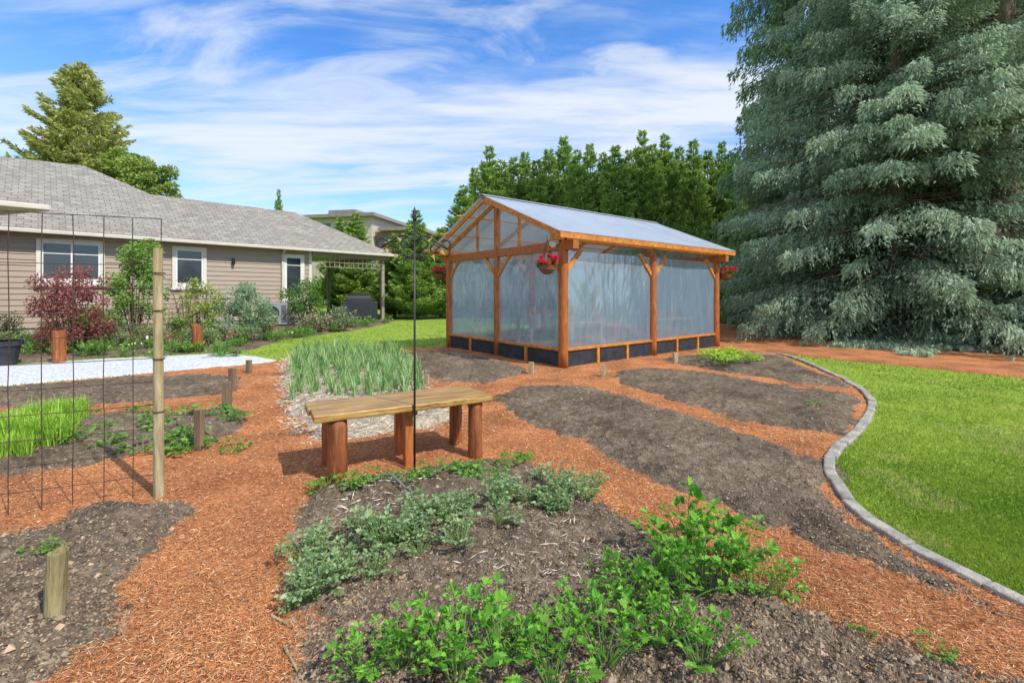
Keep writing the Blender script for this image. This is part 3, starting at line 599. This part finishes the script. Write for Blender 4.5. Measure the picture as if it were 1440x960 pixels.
ab=empty('apartment_building',(-24,72,0),math.radians(-12)); top(ab,"beige flat roofed apartment block beyond the gardens","building")
def ap(name,fn,mat): m=MB(); fn(m); m.obj(name,mat,ab)
M_stuc=nmat('stucco',(.45,.4,.33),(.55,.5,.42),scale=2,rough=.9,bump=.1); M_rust=nmat('brown_cladding',(.2,.12,.08),(.28,.17,.12),scale=2,rough=.8,bump=.1)
ap('wall',lambda m:(m.box((-11,0,0),(2,12,13.6)),),M_stuc); ap('wall',lambda m:m.box((2.0,1,0),(9,12,11.4)),M_rust)
ap('roof',lambda m:(m.box((-12,-1.2,13.6),(3,13,14.1)),m.box((3.0,0,11.4),(10,13,11.9)),m.box((-7,2,14.1),(-2,8,15.3))),M_roof)
for i in range(4):
    for zf in (8.6,11.3):
        ap('window',lambda m:(m.box((-9.8+i*2.9,-.06,zf),(-8.2+i*2.9,-.005,zf+1.5))),M_glass)
for i in range(2): ap('window',lambda m:m.box((3+i*3,.94,9),(4.8+i*3,.995,10.5)),M_glass)

# ================= bench =================
bx,by=-.853,3.855; BA=math.atan2(.57,1.034)
bench=empty('garden_bench',(bx,by,0.03),BA); top(bench,"rustic plank bench on stained log legs on the mulch","bench")
def plank(m,y0,y1,x0,x1,z0,z1,n=14):
    V=[];F=[]
    for i in range(n+1):
        x=x0+(x1-x0)*i/n; w0=random.uniform(-.007,.007);w1=random.uniform(-.004,.004)
        V+=[(x,y0+w0,z0),(x,y1+w1,z0),(x,y1+w1,z1),(x,y0+w0,z1)]
    for i in range(n):
        a=i*4;b=a+4
        for k in range(4): F.append((a+k,a+(k+1)%4,b+(k+1)%4,b+k))
    F+=[(3,2,1,0),(n*4,n*4+1,n*4+2,n*4+3)]
    m.add(V,F)
m=MB(); plank(m,-.09,.195,-.77,.72,.495,.55); m.obj('seat_plank',M_seat,bench,bevel=.009)
m=MB(); plank(m,.198,.47,-.79,.70,.492,.548); m.obj('seat_plank',M_seat,bench,bevel=.009)
for (x,y,r) in [(-.59,.0,.075),(.59,.0,.065),(-.60,.42,.06),(.57,.42,.06)]:
    m=MB(); m.tube([(x,y,z_) for z_ in np.linspace(-.05,.492,9)],[r*random.uniform(.93,1.07) for _ in range(9)],18,wob=.09); m.obj('leg',M_log,bench,smooth=True)
m=MB(); m.box((-.04,.04,-.05),(.03,.13,.44)); m.obj('leg',M_post,bench,bevel=.006)
m=MB(); m.box((-.04,.34,-.05),(.03,.42,.44)); m.obj('leg',M_post,bench,bevel=.006)
m=MB(); m.box((-.06,-.02,.442),(.05,.44,.49)); m.obj('cross_rail',M_post,bench,bevel=.006)
for x in (-.6,.58):
    m=MB(); m.box((x-.03,.06,.44),(x+.03,.36,.488)); m.obj('cross_rail',M_post,bench,bevel=.006)

# ================= scroll topped pole =================
px_,py_=at(583,668)
pole=empty('plant_hanger_pole',(px_,py_,.05),0); top(pole,"tall black iron plant hanger with scrolled top in the soil","plant hanger")
m=MB(); m.tube([(0,0,-.1),(0,0,2.06)],.009,8); m.obj('pole',M_black,pole,smooth=True)
m=MB(); m.tube([(0,0,2.05),(0,0,2.08),(0,0,2.1),(0,0,2.13),(0,0,2.17)],[.01,.02,.012,.016,.001],10); m.obj('finial',M_black,pole,smooth=True)
m=MB()
def spiral(cx,cz,r0,r1,a0,a1,n=22): return [(cx+(r0+(r1-r0)*i/n)*math.cos(a0+(a1-a0)*i/n),0,cz+(r0+(r1-r0)*i/n)*math.sin(a0+(a1-a0)*i/n)) for i in range(n+1)]
for s_ in (-1,1):
    def fl(P): return [(p[0]*s_,p[1],p[2]) for p in P]
    m.tube(fl([(0,0,1.88),(.06,0,1.93),(.13,0,1.925),(.2,0,1.87),(.26,0,1.83)]+spiral(.26,1.86,.03,.045,-1.57,2.6,14)),.009,6)
    m.tube(fl(spiral(.07,1.86,.052,.016,2.8,-4.5)),.0075,6)
    m.tube(fl(spiral(.16,1.82,.045,.014,0.3,6.5)),.0075,6)
    m.tube(fl([(0,0,1.74),(.05,0,1.76),(.1,0,1.79),(.12,0,1.81)]),.0075,6)
    m.tube(fl(spiral(.045,1.75,.032,.012,-1.6,4)),.0075,6)
    m.tube(fl([(0,0,1.98),(.03,0,1.96),(.05,0,1.93)]),.0065,6)
m.obj('scroll',M_black,pole,smooth=True,rot=(0,0,.25))
m=MB()
for s_ in (-1,1):
    for (lx,lz,an) in [(.1,1.89,.6),(.2,1.8,-.5),(.13,1.76,-.9)]:
        m.add([(lx*s_,-.012,lz),((lx+.03)*s_,-.016,lz+.02),((lx+.06*math.cos(an))*s_,-.012,lz+.06*math.sin(an)),((lx+.02)*s_,-.02,lz-.012)],[(0,1,2,3)])
m.obj('bronze_leaf',M_rustleaf,pole,rot=(0,0,.25))

# ================= wire trellis =================
ax,ay=-2.56,3.30
tdir=Vector((-3.3-ax,2.98-ay,0)); tdir.normalize()
tr=empty('wire_trellis',(ax,ay,.03)); top(tr,"rusty wire mesh trellis tied to a pale wooden post","trellis")
m=MB()
for i in range(8):
    o_=tdir*(.02+i*.165); 
    q=[]
    for z_ in np.linspace(-.05,2.02,8): q.append((o_.x+random.uniform(-.006,.006),o_.y+.05,z_))
    m.tube(q,.003,5,cap=False)
for j in range(12):
    z_=2.02-j*.17; a=tdir*.02; b=tdir*(7*.165+.02)
    m.tube([(a.x,a.y+.05,z_),((a.x+b.x)/2,(a.y+b.y)/2+.05,z_-.004),(b.x,b.y+.05,z_)],.003,5,cap=False)
m.obj('wire_mesh',M_wire,tr)
m=MB(); m.tube([(.0,0,-.1),(-.003,0,.6),(-.006,.0,1.2),(-.008,0,1.8)],[.034,.032,.031,.029],14,wob=.04); m.obj('post',M_stake,tr)
m=MB()
for z_ in (.62,1.0,1.35,1.62): m.tube([(.036*math.cos(a),.036*math.sin(a),z_) for a in np.linspace(0,6.28,12)],.004,5)
m.obj('wire_tie',M_wire,tr)

# ================= stakes =================
def stake(px,base,tp,hw,mat,label,rnd=True,dark=False):
    x,y=at(px,base); h=(base-tp)/640*y; r=hw/640*y
    m=MB()
    if rnd: m.tube([(0,0,-.1),(0,0,h*.5),(random.uniform(-.01,.01),0,h-.01),(0,0,h)],[r,r*1.02,r,r*.9],14,wob=.04)
    else: m.box((-r,-r*.6,-.1),(r,r*.6,h))
    o=m.obj('wooden_stake',mat,loc=(x,y,g1(x,y)*.5),rot=(random.uniform(-.03,.03),random.uniform(-.03,.03),random.uniform(-.4,.4)),bevel=.003); top(o,label,'stake','garden stakes')
stake(76,892,786,11.5,M_stake3,"short round weathered post set in the soil bed")
for a in [(280,637,578,6),(319,582,541,5.5),(327,553,519,4.5),(350,526,507,3.6)]: stake(*a,M_stake2,"short dark square stake at the bed edge",False)
for a in [(747,528,510,3.4),(848,532,514,3.4),(950,513,497,3),(628,577,545,4),(600,545,528,3)]: stake(*a,M_stake,"short pale stake marking a bed corner",False)
for a in [(83,510,465,7.5),(278,495,458,6.5),(383,466,447,4)]: stake(*a,M_log,"thick reddish log post beside the gravel path")

# ================= plants =================
half=np.array([(0,0),(.16,.10),(.42,.16),(.30,.28),(.52,.46),(.28,.50),(.34,.74),(.14,.76),(0,1)],float)
def leafarr(P,D,U,size,c,tmpl=half,fold=.3,curl=.25,wide=1.0):
    P=np.asarray(P,float);n=len(P); D=unit(np.asarray(D,float)); U=np.asarray(U,float); Sx=unit(np.cross(D,U)); Nn=np.cross(Sx,D)
    size=np.broadcast_to(size,(n,))
    out=[]
    for s_ in (-1,1):
        T=tmpl if s_>0 else tmpl[::-1]
        x=T[:,0]*s_*wide; y=T[:,1]; z=fold*np.abs(T[:,0])-curl*y*y
        out.append(P[:,None,:]+size[:,None,None]*(Sx[:,None,:]*x[None,:,None]+D[:,None,:]*y[None,:,None]+Nn[:,None,:]*z[None,:,None]))
    V=np.stack(out,1).reshape(-1,3); C=np.repeat(np.asarray(c),2*len(tmpl),axis=0); return V,C
def compound(m,p0,p1,nl,size,cA,cB,stemcol=(.2,.36,.08),r=.004,spread=.9):
    p0=np.array(p0,float);p1=np.array(p1,float); mid=(p0+p1)/2+np.array([0,0,.18*np.linalg.norm((p1-p0)[:2])+.01])
    pts=[p0*(1-t)**2+2*mid*t*(1-t)+p1*t*t for t in np.linspace(0,1,6)]
    m.tube(pts,[r,r*.9,r*.8,r*.65,r*.5,r*.3],5,col=stemcol,cap=False)
    d=pts[-1]-pts[-2]; d/=np.linalg.norm(d)+1e-9
    side=np.cross(d,[0,0,1]); side/=np.linalg.norm(side)+1e-9
    P=[];D=[];S_=[]
    P.append(p1);D.append(d);S_.append(size*1.15)
    for i in range(nl):
        t=.95-.5*i/max(nl,1); q=p0*(1-t)**2+2*mid*t*(1-t)+p1*t*t
        for s_ in (-1,1):
            dd=d*.5+side*s_*spread+np.array([0,0,random.uniform(-.1,.35)]); sz=size*random.uniform(.7,1.05)
            q2=q+(side*s_*.7+d*.35)*size*random.uniform(.2,.8)
            m.tube([q,q2],r*.35,4,col=stemcol,cap=False)
            P.append(q2);D.append(dd);S_.append(sz)
            for w_ in (-1,1):
                P.append(q2);D.append(dd+(d*.9 if w_>0 else -d*.5));S_.append(sz*.62)
    n=len(P); U=np.tile([0,0,1.],(n,1))+rng.normal(0,.4,(n,3))
    c=mixc(cA,cB,rng.random(n)); V,C=leafarr(P,D,U,np.array(S_),c,wide=.85); m.polys(V,9,col=C)
def herb(name,label,cat,nst,hgt,rad,nl,size,cA,cB,r=.004,group=None,up=.15):
    m=MB()
    for i in range(nst):
        a=random.random()*6.28; rr=rad*math.sqrt(random.random()); h=hgt*random.uniform(.45,1.1)*(1-.4*rr/rad)
        compound(m,(math.cos(a)*rr*up,math.sin(a)*rr*up,-.01),(math.cos(a)*rr,math.sin(a)*rr,h),nl,size*random.uniform(.7,1.25),cA,cB,r=r)
    o=m.obj(name,M_leaf); return o
def place_many(protos,pts,label,cat,group,smin=.8,smax=1.2):
    first=set()
    for (x,y,s_) in pts:
        i=random.randrange(len(protos)); p=protos[i]
        o=p if i not in first else link(p.copy()); first.add(i)
        o.location=(x,y,g1(x,y)-.005); k=s_*random.uniform(smin,smax); o.scale=(k,k,k); o.rotation_euler=(0,0,random.random()*6.28); top(o,label,cat,group)
    for i,p in enumerate(protos):
        if i not in first: bpy.data.objects.remove(p)
def P(px,py,s_=1): x,y=at(px,py); return (x,y,s_)
ce=[herb('celery_plant','','',17,.31,.20,2,.042,(.06,.22,.02),(.26,.54,.06),r=.004) for _ in range(5)]
place_many(ce,[P(510,985,.6),P(560,975,.8),P(600,962,.7),P(640,990,.95),P(700,955,.9),P(738,945,.7),P(775,980,1.),P(850,960,.95),P(925,930,.9),P(875,885,.95),P(910,862,.8),P(960,870,1.0),P(925,835,.8),P(1010,825,1.2),P(965,785,1.1),P(995,855,.9),P(1060,865,1.0),P(1035,795,.8),P(850,830,.55),P(985,960,.7),P(1095,845,.6),P(815,910,.7)],"leafy bright green celery plant growing in dark soil","plant","celery plants")
ge=[herb('leafy_herb','','',25,.16,.15,2,.026,(.12,.21,.075),(.44,.57,.29),r=.0025) for _ in range(5)]
pts=[]
for t in np.linspace(0,1,15):
    for off in (-30,-2,28):
        px=448+t*375+random.uniform(-20,20); py=818-t*112+off*(1-.35*t)+random.uniform(-10,10)
        if random.random()<.82: pts.append(P(px,py,random.uniform(.6,1.15)))
pts+=[P(430,800,.8),P(425,860,.8),P(450,850,.9),P(620,740,.6),P(700,690,.6),P(760,690,.7)]
place_many(ge,pts,"bushy grey green herb spreading over the soil","plant","low herbs")
stb=[herb('strawberry_plant','','',14,.085,.13,1,.034,(.07,.2,.03),(.24,.45,.07),r=.0025) for _ in range(3)]
pts=[P(445+i*18+random.uniform(-6,6),704-i*2.3+random.uniform(-9,9),random.uniform(.6,1.05)) for i in range(17)]
pts+=[P(random.uniform(-10,330),random.uniform(588,640),random.uniform(.9,1.5)) for _ in range(34)]
pts+=[P(50,792,.6),P(80,785,.5),P(1145,578,.7),P(1310,925,.5),P(1215,905,.4),P(1000,545,.6),P(720,655,1),P(740,650,.8)]
place_many(stb,pts,"small green strawberry plant at the bed edge","plant","strawberry plants")
le=[herb('salad_plant','','',22,.18,.22,2,.045,(.26,.45,.03),(.55,.72,.09)) for _ in range(2)]
place_many(le,[P(1000,514,1.4),P(1020,520,1.4),P(1042,516,1.5),P(1058,511,1.3),P(1030,507,1.4),P(1012,507,1.3)],"bright yellow green salad plant in the soil","plant","salad plants")
def strap(n,h,rad,w,cA,cB,name,base=0):
    m=MB()
    for i in range(n):
        a=random.random()*6.28; rr=rad*random.uniform(.3,1); hh=h*random.uniform(.5,1.05); c=tuple(mixc(cA,cB,np.array([random.random()]))[0])
        bx_,by_=random.uniform(-base,base),random.uniform(-base,base)
        pts=[];K=5
        for k in range(K+1):
            t=k/K; r_=rr*t**1.7; z_=hh*(t-.28*t**3*(rr/rad)); ww=w*(1-t**2.5)*.5+.0008
            px=bx_+math.cos(a)*r_;py=by_+math.sin(a)*r_; pts+=[(px-math.sin(a)*ww,py+math.cos(a)*ww,z_),(px+math.sin(a)*ww,py-math.cos(a)*ww,z_)]
        m.add(pts,[(2*k,2*k+1,2*k+3,2*k+2) for k in range(K)],0,c)
    return m.obj(name,M_leaf)
ga=[strap(13,.46,.22,.015,(.12,.26,.07),(.38,.56,.22),'garlic_plant',.03) for _ in range(6)]
pts=[]
c_,s_=math.cos(.45),math.sin(.45)
for i in range(-38,38):
    for j in range(-44,44):
        u_,v_=i*.23+random.uniform(-.07,.07),j*.18+random.uniform(-.06,.06); x=-3+u_*c_-v_*s_; y=9+u_*s_+v_*c_
        if sdist(B['straw'],np.array([x]),np.array([y]))[0]>.1 and y>6.2: pts.append((x,y,random.uniform(.65,1.15)))
random.shuffle(pts); pts=pts[:290]
place_many(ga,pts,"upright garlic plant with long grey green leaves in straw","plant","garlic plants")
ch=[strap(190,.34,.14,.006,(.18,.38,.03),(.48,.68,.1),'grass_clump',.1) for _ in range(3)]
place_many(ch,[P(-10+random.uniform(-10,10)+q*15,652-q*6+random.uniform(-14,14),random.uniform(.7,1.1)) for q in range(9) for _ in range(3)],"bright green clump of chives in the bed","plant","chive clumps")
def shrub(px,py,H,R,n,size,cA,cB,label,zc=.15,K=30,nr=.3,name='shrub',boxy=False,stems=9):
    x,y=at(px,py); return broad(name,x,y,H,R,zc,n,size,cA,cB,label,K=K,cat='shrub',nr=nr,r0=.06,boxy=boxy,stems=stems)
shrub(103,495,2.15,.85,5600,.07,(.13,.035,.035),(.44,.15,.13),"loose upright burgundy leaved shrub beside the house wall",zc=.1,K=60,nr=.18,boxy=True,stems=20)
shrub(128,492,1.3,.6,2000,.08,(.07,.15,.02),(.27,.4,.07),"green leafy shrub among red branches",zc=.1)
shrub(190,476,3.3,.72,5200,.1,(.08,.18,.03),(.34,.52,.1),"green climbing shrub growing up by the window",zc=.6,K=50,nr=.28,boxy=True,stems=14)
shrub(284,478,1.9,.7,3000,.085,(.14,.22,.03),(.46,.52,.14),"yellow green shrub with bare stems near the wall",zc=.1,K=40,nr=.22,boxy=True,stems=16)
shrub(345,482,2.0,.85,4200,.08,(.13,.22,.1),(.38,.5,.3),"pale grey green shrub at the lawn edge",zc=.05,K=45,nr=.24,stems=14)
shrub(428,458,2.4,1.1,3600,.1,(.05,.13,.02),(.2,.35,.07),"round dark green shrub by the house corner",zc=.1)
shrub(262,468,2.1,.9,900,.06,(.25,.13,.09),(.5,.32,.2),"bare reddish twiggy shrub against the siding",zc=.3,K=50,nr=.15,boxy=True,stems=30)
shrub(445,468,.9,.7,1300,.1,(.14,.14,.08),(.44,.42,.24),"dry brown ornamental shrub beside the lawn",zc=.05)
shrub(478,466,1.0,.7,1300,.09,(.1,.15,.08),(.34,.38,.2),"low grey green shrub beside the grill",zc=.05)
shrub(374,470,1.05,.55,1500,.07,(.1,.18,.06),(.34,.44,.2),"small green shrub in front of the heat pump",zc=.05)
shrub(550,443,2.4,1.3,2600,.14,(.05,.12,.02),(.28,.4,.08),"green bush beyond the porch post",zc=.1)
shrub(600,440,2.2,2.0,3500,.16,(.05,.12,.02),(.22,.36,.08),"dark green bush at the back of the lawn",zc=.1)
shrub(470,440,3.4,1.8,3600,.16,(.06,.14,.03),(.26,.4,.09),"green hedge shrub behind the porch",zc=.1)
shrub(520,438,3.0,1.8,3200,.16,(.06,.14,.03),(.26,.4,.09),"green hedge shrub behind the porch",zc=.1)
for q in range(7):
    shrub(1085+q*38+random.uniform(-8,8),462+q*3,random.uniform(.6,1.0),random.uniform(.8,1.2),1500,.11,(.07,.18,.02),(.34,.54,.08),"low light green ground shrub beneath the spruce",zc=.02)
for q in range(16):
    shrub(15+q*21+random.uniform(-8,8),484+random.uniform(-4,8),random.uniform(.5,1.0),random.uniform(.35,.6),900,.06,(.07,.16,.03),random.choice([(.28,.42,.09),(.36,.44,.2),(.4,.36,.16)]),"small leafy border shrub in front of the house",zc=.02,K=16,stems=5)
bp=[herb('border_plant','','',18,.28,.2,2,.05,(.08,.2,.03),(.32,.5,.12),r=.004) for _ in range(3)]
pts=[P(random.uniform(0,345),random.uniform(484,503),random.uniform(.8,1.5)) for _ in range(60)]
for _ in range(30):
    t=random.random(); pts.append(P(350+t*190+random.uniform(-15,10),486-t*32+random.uniform(-4,2),random.uniform(1,1.7)))
place_many(bp,pts,"leafy green perennial in the house border","plant","border perennials")
def tulip(c,c2,name='tulip'):
    m=MB()
    for i in range(4):
        a=random.random()*6.28; r_=.12*random.random()+.02; h=random.uniform(.28,.38); x,y=math.cos(a)*r_,math.sin(a)*r_
        m.tube([(x*.3,y*.3,0),(x,y,h)],.005,5,col=(.12,.28,.06),cap=False)
        m.tube([(x,y,h-.01),(x,y,h+.015),(x,y,h+.03),(x,y,h+.045)],[.006,.02,.018,.008],8,col=c if i%3 else c2)
    return m.obj(name,M_leaf)
place_many([tulip((.45,.04,.06),(.6,.15,.25))],[P(x_,y_,1.2) for x_,y_ in [(243,500),(300,498),(325,497),(475,463)]],"cluster of pink red tulips in the border","flower","border flowers")
place_many([tulip((.8,.78,.7),(.75,.7,.2))],[P(x_,y_,1.1) for x_,y_ in [(190,500),(215,499),(410,480),(488,462)]],"cluster of white and yellow flowers in the border","flower","border flowers")

# ================= small props =================
x,y=at(388,459); hp=empty('heat_pump',(x,y,0),HA-.5); top(hp,"grey outdoor heat pump unit beside the house wall","heat pump")
m=MB(); m.box((-.5,-.2,.1),(.5,.2,1.1)); m.obj('cabinet',M_plas,hp,bevel=.02)
m=MB(); m.tube([(-.15,-.205,.62),(-.15,-.235,.62)],.33,24); m.obj('fan_guard',M_skirt,hp)
m=MB()
for i in range(9): m.box((.25,-.215,.2+i*.09),(.46,-.203,.24+i*.09))
m.obj('louvre',M_skirt,hp)
m=MB(); m.box((-.42,-.18,0),(-.32,.18,.098)); m.box((.32,-.18,0),(.42,.18,.098)); m.obj('foot',M_skirt,hp)
x,y=at(505,452); gr=empty('barbecue_grill',(x,y,0),.3); top(gr,"black covered barbecue grill on the patio","grill")
m=MB(); m.box((-.95,-.33,.12),(.95,.33,1.1)); m.obj('cart_cover',M_skirt,gr,bevel=.05)
m=MB(); pr=[(.33*math.cos(a),1.1+.42*math.sin(a)) for a in np.linspace(0,math.pi,9)]
V=[(-.6,p[0],p[1]) for p in pr]+[(.6,p[0],p[1]) for p in pr]; n=len(pr)
m.add(V,[(i,i+1,n+i+1,n+i) for i in range(n-1)]+[tuple(range(n-1,-1,-1)),tuple(range(n,2*n))]); m.obj('lid',M_black,gr,smooth=False)
m=MB()
for a in (-.7,.7):
    for b in (-.25,.25): m.tube([(a,b,0),(a,b,.12)],.04,8)
m.obj('wheel',M_black,gr)
x,y=at(5,514); pot(x,y,.02,.27,.5,"black plastic nursery pot beside the gravel path",M_skirt)
m=MB(); hp_=[at(522,697),at(540,694),at(562,704),at(582,716),at(600,733)]; pl=smoothpoly(hp_,6,False)
m.tube([(p[0],p[1],g1(p[0],p[1])+.012+.04*math.sin(math.pi*i/(len(pl)-1))) for i,p in enumerate(pl)],.009,10); o=m.obj('garden_hose',M_hose,smooth=True); top(o,"short grey hose end poking out of the soil","hose")
for (a,b) in [((382,880),(405,892)),((400,925),(418,958)),((392,780),(388,800))]:
    p,q=at(*a),at(*b); m=MB(); m.tube([(p[0],p[1],.05),(q[0],q[1],.045)],[.006,.004],6); o=m.obj('dry_stick',M_stake); top(o,"thin dry stick lying on the mulch","stick","dry sticks")
for i in range(10):
    t=i/9; x,y=at(1105+t*260,470+t*26); m=MB(); r=random.uniform(.1,.2)
    m.tube([(0,0,-.02),(0,0,r*.3),(0,0,r*.6),(0,0,r*.75)],[r,r*1.05,r*.75,r*.3],9,wob=.35); o=m.obj('border_rock',M_conc,loc=(x,y+.15,.03),rot=(0,0,random.random()*6)); top(o,"grey rock edging the spruce bed","rock","border rocks")
fe=empty('wooden_fence',(13.3,12.9,0),math.radians(-6)); top(fe,"faded brown slatted timber fence behind the trees","fence")
m=MB()
for i in range(34): m.box((i*.2,0,.1),(i*.2+.12,.03,3.35))
m.obj('slat',M_fence,fe)
for i in range(3): 
    m=MB(); m.box((i*3,-.12,0),(i*3+.1,-.003,3.45)); m.obj('post',M_fence,fe)
m=MB(); m.box((0,.033,1),(6.8,.08,1.1)); m.box((0,.033,3.1),(6.8,.08,3.2)); m.obj('rail',M_fence,fe)

# ================= world, sun, camera =================
sunv=Vector((.79,-.61,0)); el_=math.radians(48)
w=bpy.data.worlds.new("World"); sc.world=w; w.use_nodes=True; nt=w.node_tree;N=nt.nodes;Lk=nt.links
bg=N['Background']; bg.inputs[1].default_value=.15
sky=N.new('ShaderNodeTexSky'); sky.sky_type='NISHITA'; sky.sun_disc=False; sky.sun_elevation=el_; sky.sun_rotation=math.atan2(sunv.x,sunv.y); sky.air_density=1.0; sky.dust_density=.4; sky.ozone_density=2.5
tc=N.new('ShaderNodeTexCoord'); sp=N.new('ShaderNodeSeparateXYZ'); Lk.new(tc.outputs['Generated'],sp.inputs[0])
def mth(op,a,b=None,c=None,clamp=False):
    n=N.new('ShaderNodeMath'); n.operation=op; n.use_clamp=clamp
    for i,v in enumerate((a,b,c)):
        if v is None: continue
        if isinstance(v,(int,float)): n.inputs[i].default_value=v
        else: Lk.new(v,n.inputs[i])
    return n.outputs[0]
zc=mth('ADD',mth('MAXIMUM',sp.outputs[2],0.0),.16)
cb=N.new('ShaderNodeCombineXYZ'); Lk.new(mth('DIVIDE',sp.outputs[0],zc),cb.inputs[0]); Lk.new(mth('DIVIDE',sp.outputs[1],zc),cb.inputs[1])
def cloud(scale,stretch,rot,loc,lo,hi,detail,dist):
    mp=N.new('ShaderNodeMapping'); mp.inputs['Scale'].default_value=stretch; mp.inputs['Rotation'].default_value=(0,0,rot); mp.inputs['Location'].default_value=loc
    Lk.new(cb.outputs[0],mp.inputs[0]); nz=N.new('ShaderNodeTexNoise'); nz.inputs['Scale'].default_value=scale; nz.inputs['Detail'].default_value=detail; nz.inputs['Roughness'].default_value=.58; nz.inputs['Distortion'].default_value=dist
    Lk.new(mp.outputs[0],nz.inputs['Vector']); mr=N.new('ShaderNodeMapRange'); mr.interpolation_type='SMOOTHSTEP'; mr.inputs[1].default_value=lo; mr.inputs[2].default_value=hi; Lk.new(nz.outputs['Fac'],mr.inputs[0]); return mr.outputs[0]
c1=cloud(1.1,(.5,1.5,1),.3,(3.1,1.7,0),.40,.62,9,.5)
c2=cloud(2.4,(.35,1.6,1),.15,(8.2,4.4,0),.42,.68,10,.9)
c3=cloud(1.9,(.7,1.3,1),.5,(1.2,9.4,0),.46,.66,10,.7)
cc=mth('MAXIMUM',mth('MAXIMUM',c1,mth('MULTIPLY',c2,.65)),mth('MULTIPLY',c3,.7))
hz=N.new('ShaderNodeMapRange'); hz.inputs[1].default_value=.0; hz.inputs[2].default_value=.42; hz.inputs[3].default_value=.5; hz.inputs[4].default_value=0; Lk.new(sp.outputs[2],hz.inputs[0])
cc=mth('MULTIPLY',mth('ADD',cc,mth('MULTIPLY',hz.outputs[0],mth('SUBTRACT',1.0,cc))),.93,clamp=True)
tint=N.new('ShaderNodeMix'); tint.data_type='RGBA'; tint.blend_type='MULTIPLY'; tint.inputs[0].default_value=1; tint.inputs[7].default_value=(.65,1.22,1.8,1)
Lk.new(sky.outputs[0],tint.inputs[6])
mx=N.new('ShaderNodeMix'); mx.data_type='RGBA'; Lk.new(cc,mx.inputs[0]); Lk.new(tint.outputs[2],mx.inputs[6]); mx.inputs[7].default_value=(5.9,6.25,6.6,1)
Lk.new(mx.outputs[2],bg.inputs[0])
sl_=bpy.data.lights.new('sun','SUN'); sl_.energy=4.5; sl_.angle=math.radians(.5); sl_.color=(1,.94,.84)
so=bpy.data.objects.new('sun',sl_); link(so); sv=Vector((sunv.x*math.cos(el_),sunv.y*math.cos(el_),math.sin(el_))); so.rotation_euler=sv.to_track_quat('Z','Y').to_euler(); so.location=sv*50
cam=bpy.data.cameras.new('camera'); cam.lens=16; cam.sensor_width=36; cam.shift_y=-.0465; cam.clip_end=3000; cam.clip_start=.05
co=bpy.data.objects.new('camera',cam); co.location=(0,0,H0); co.rotation_euler=(math.radians(90),0,0); link(co); sc.camera=co
sc.view_settings.view_transform='Standard'; sc.view_settings.look='None'; sc.view_settings.exposure=0
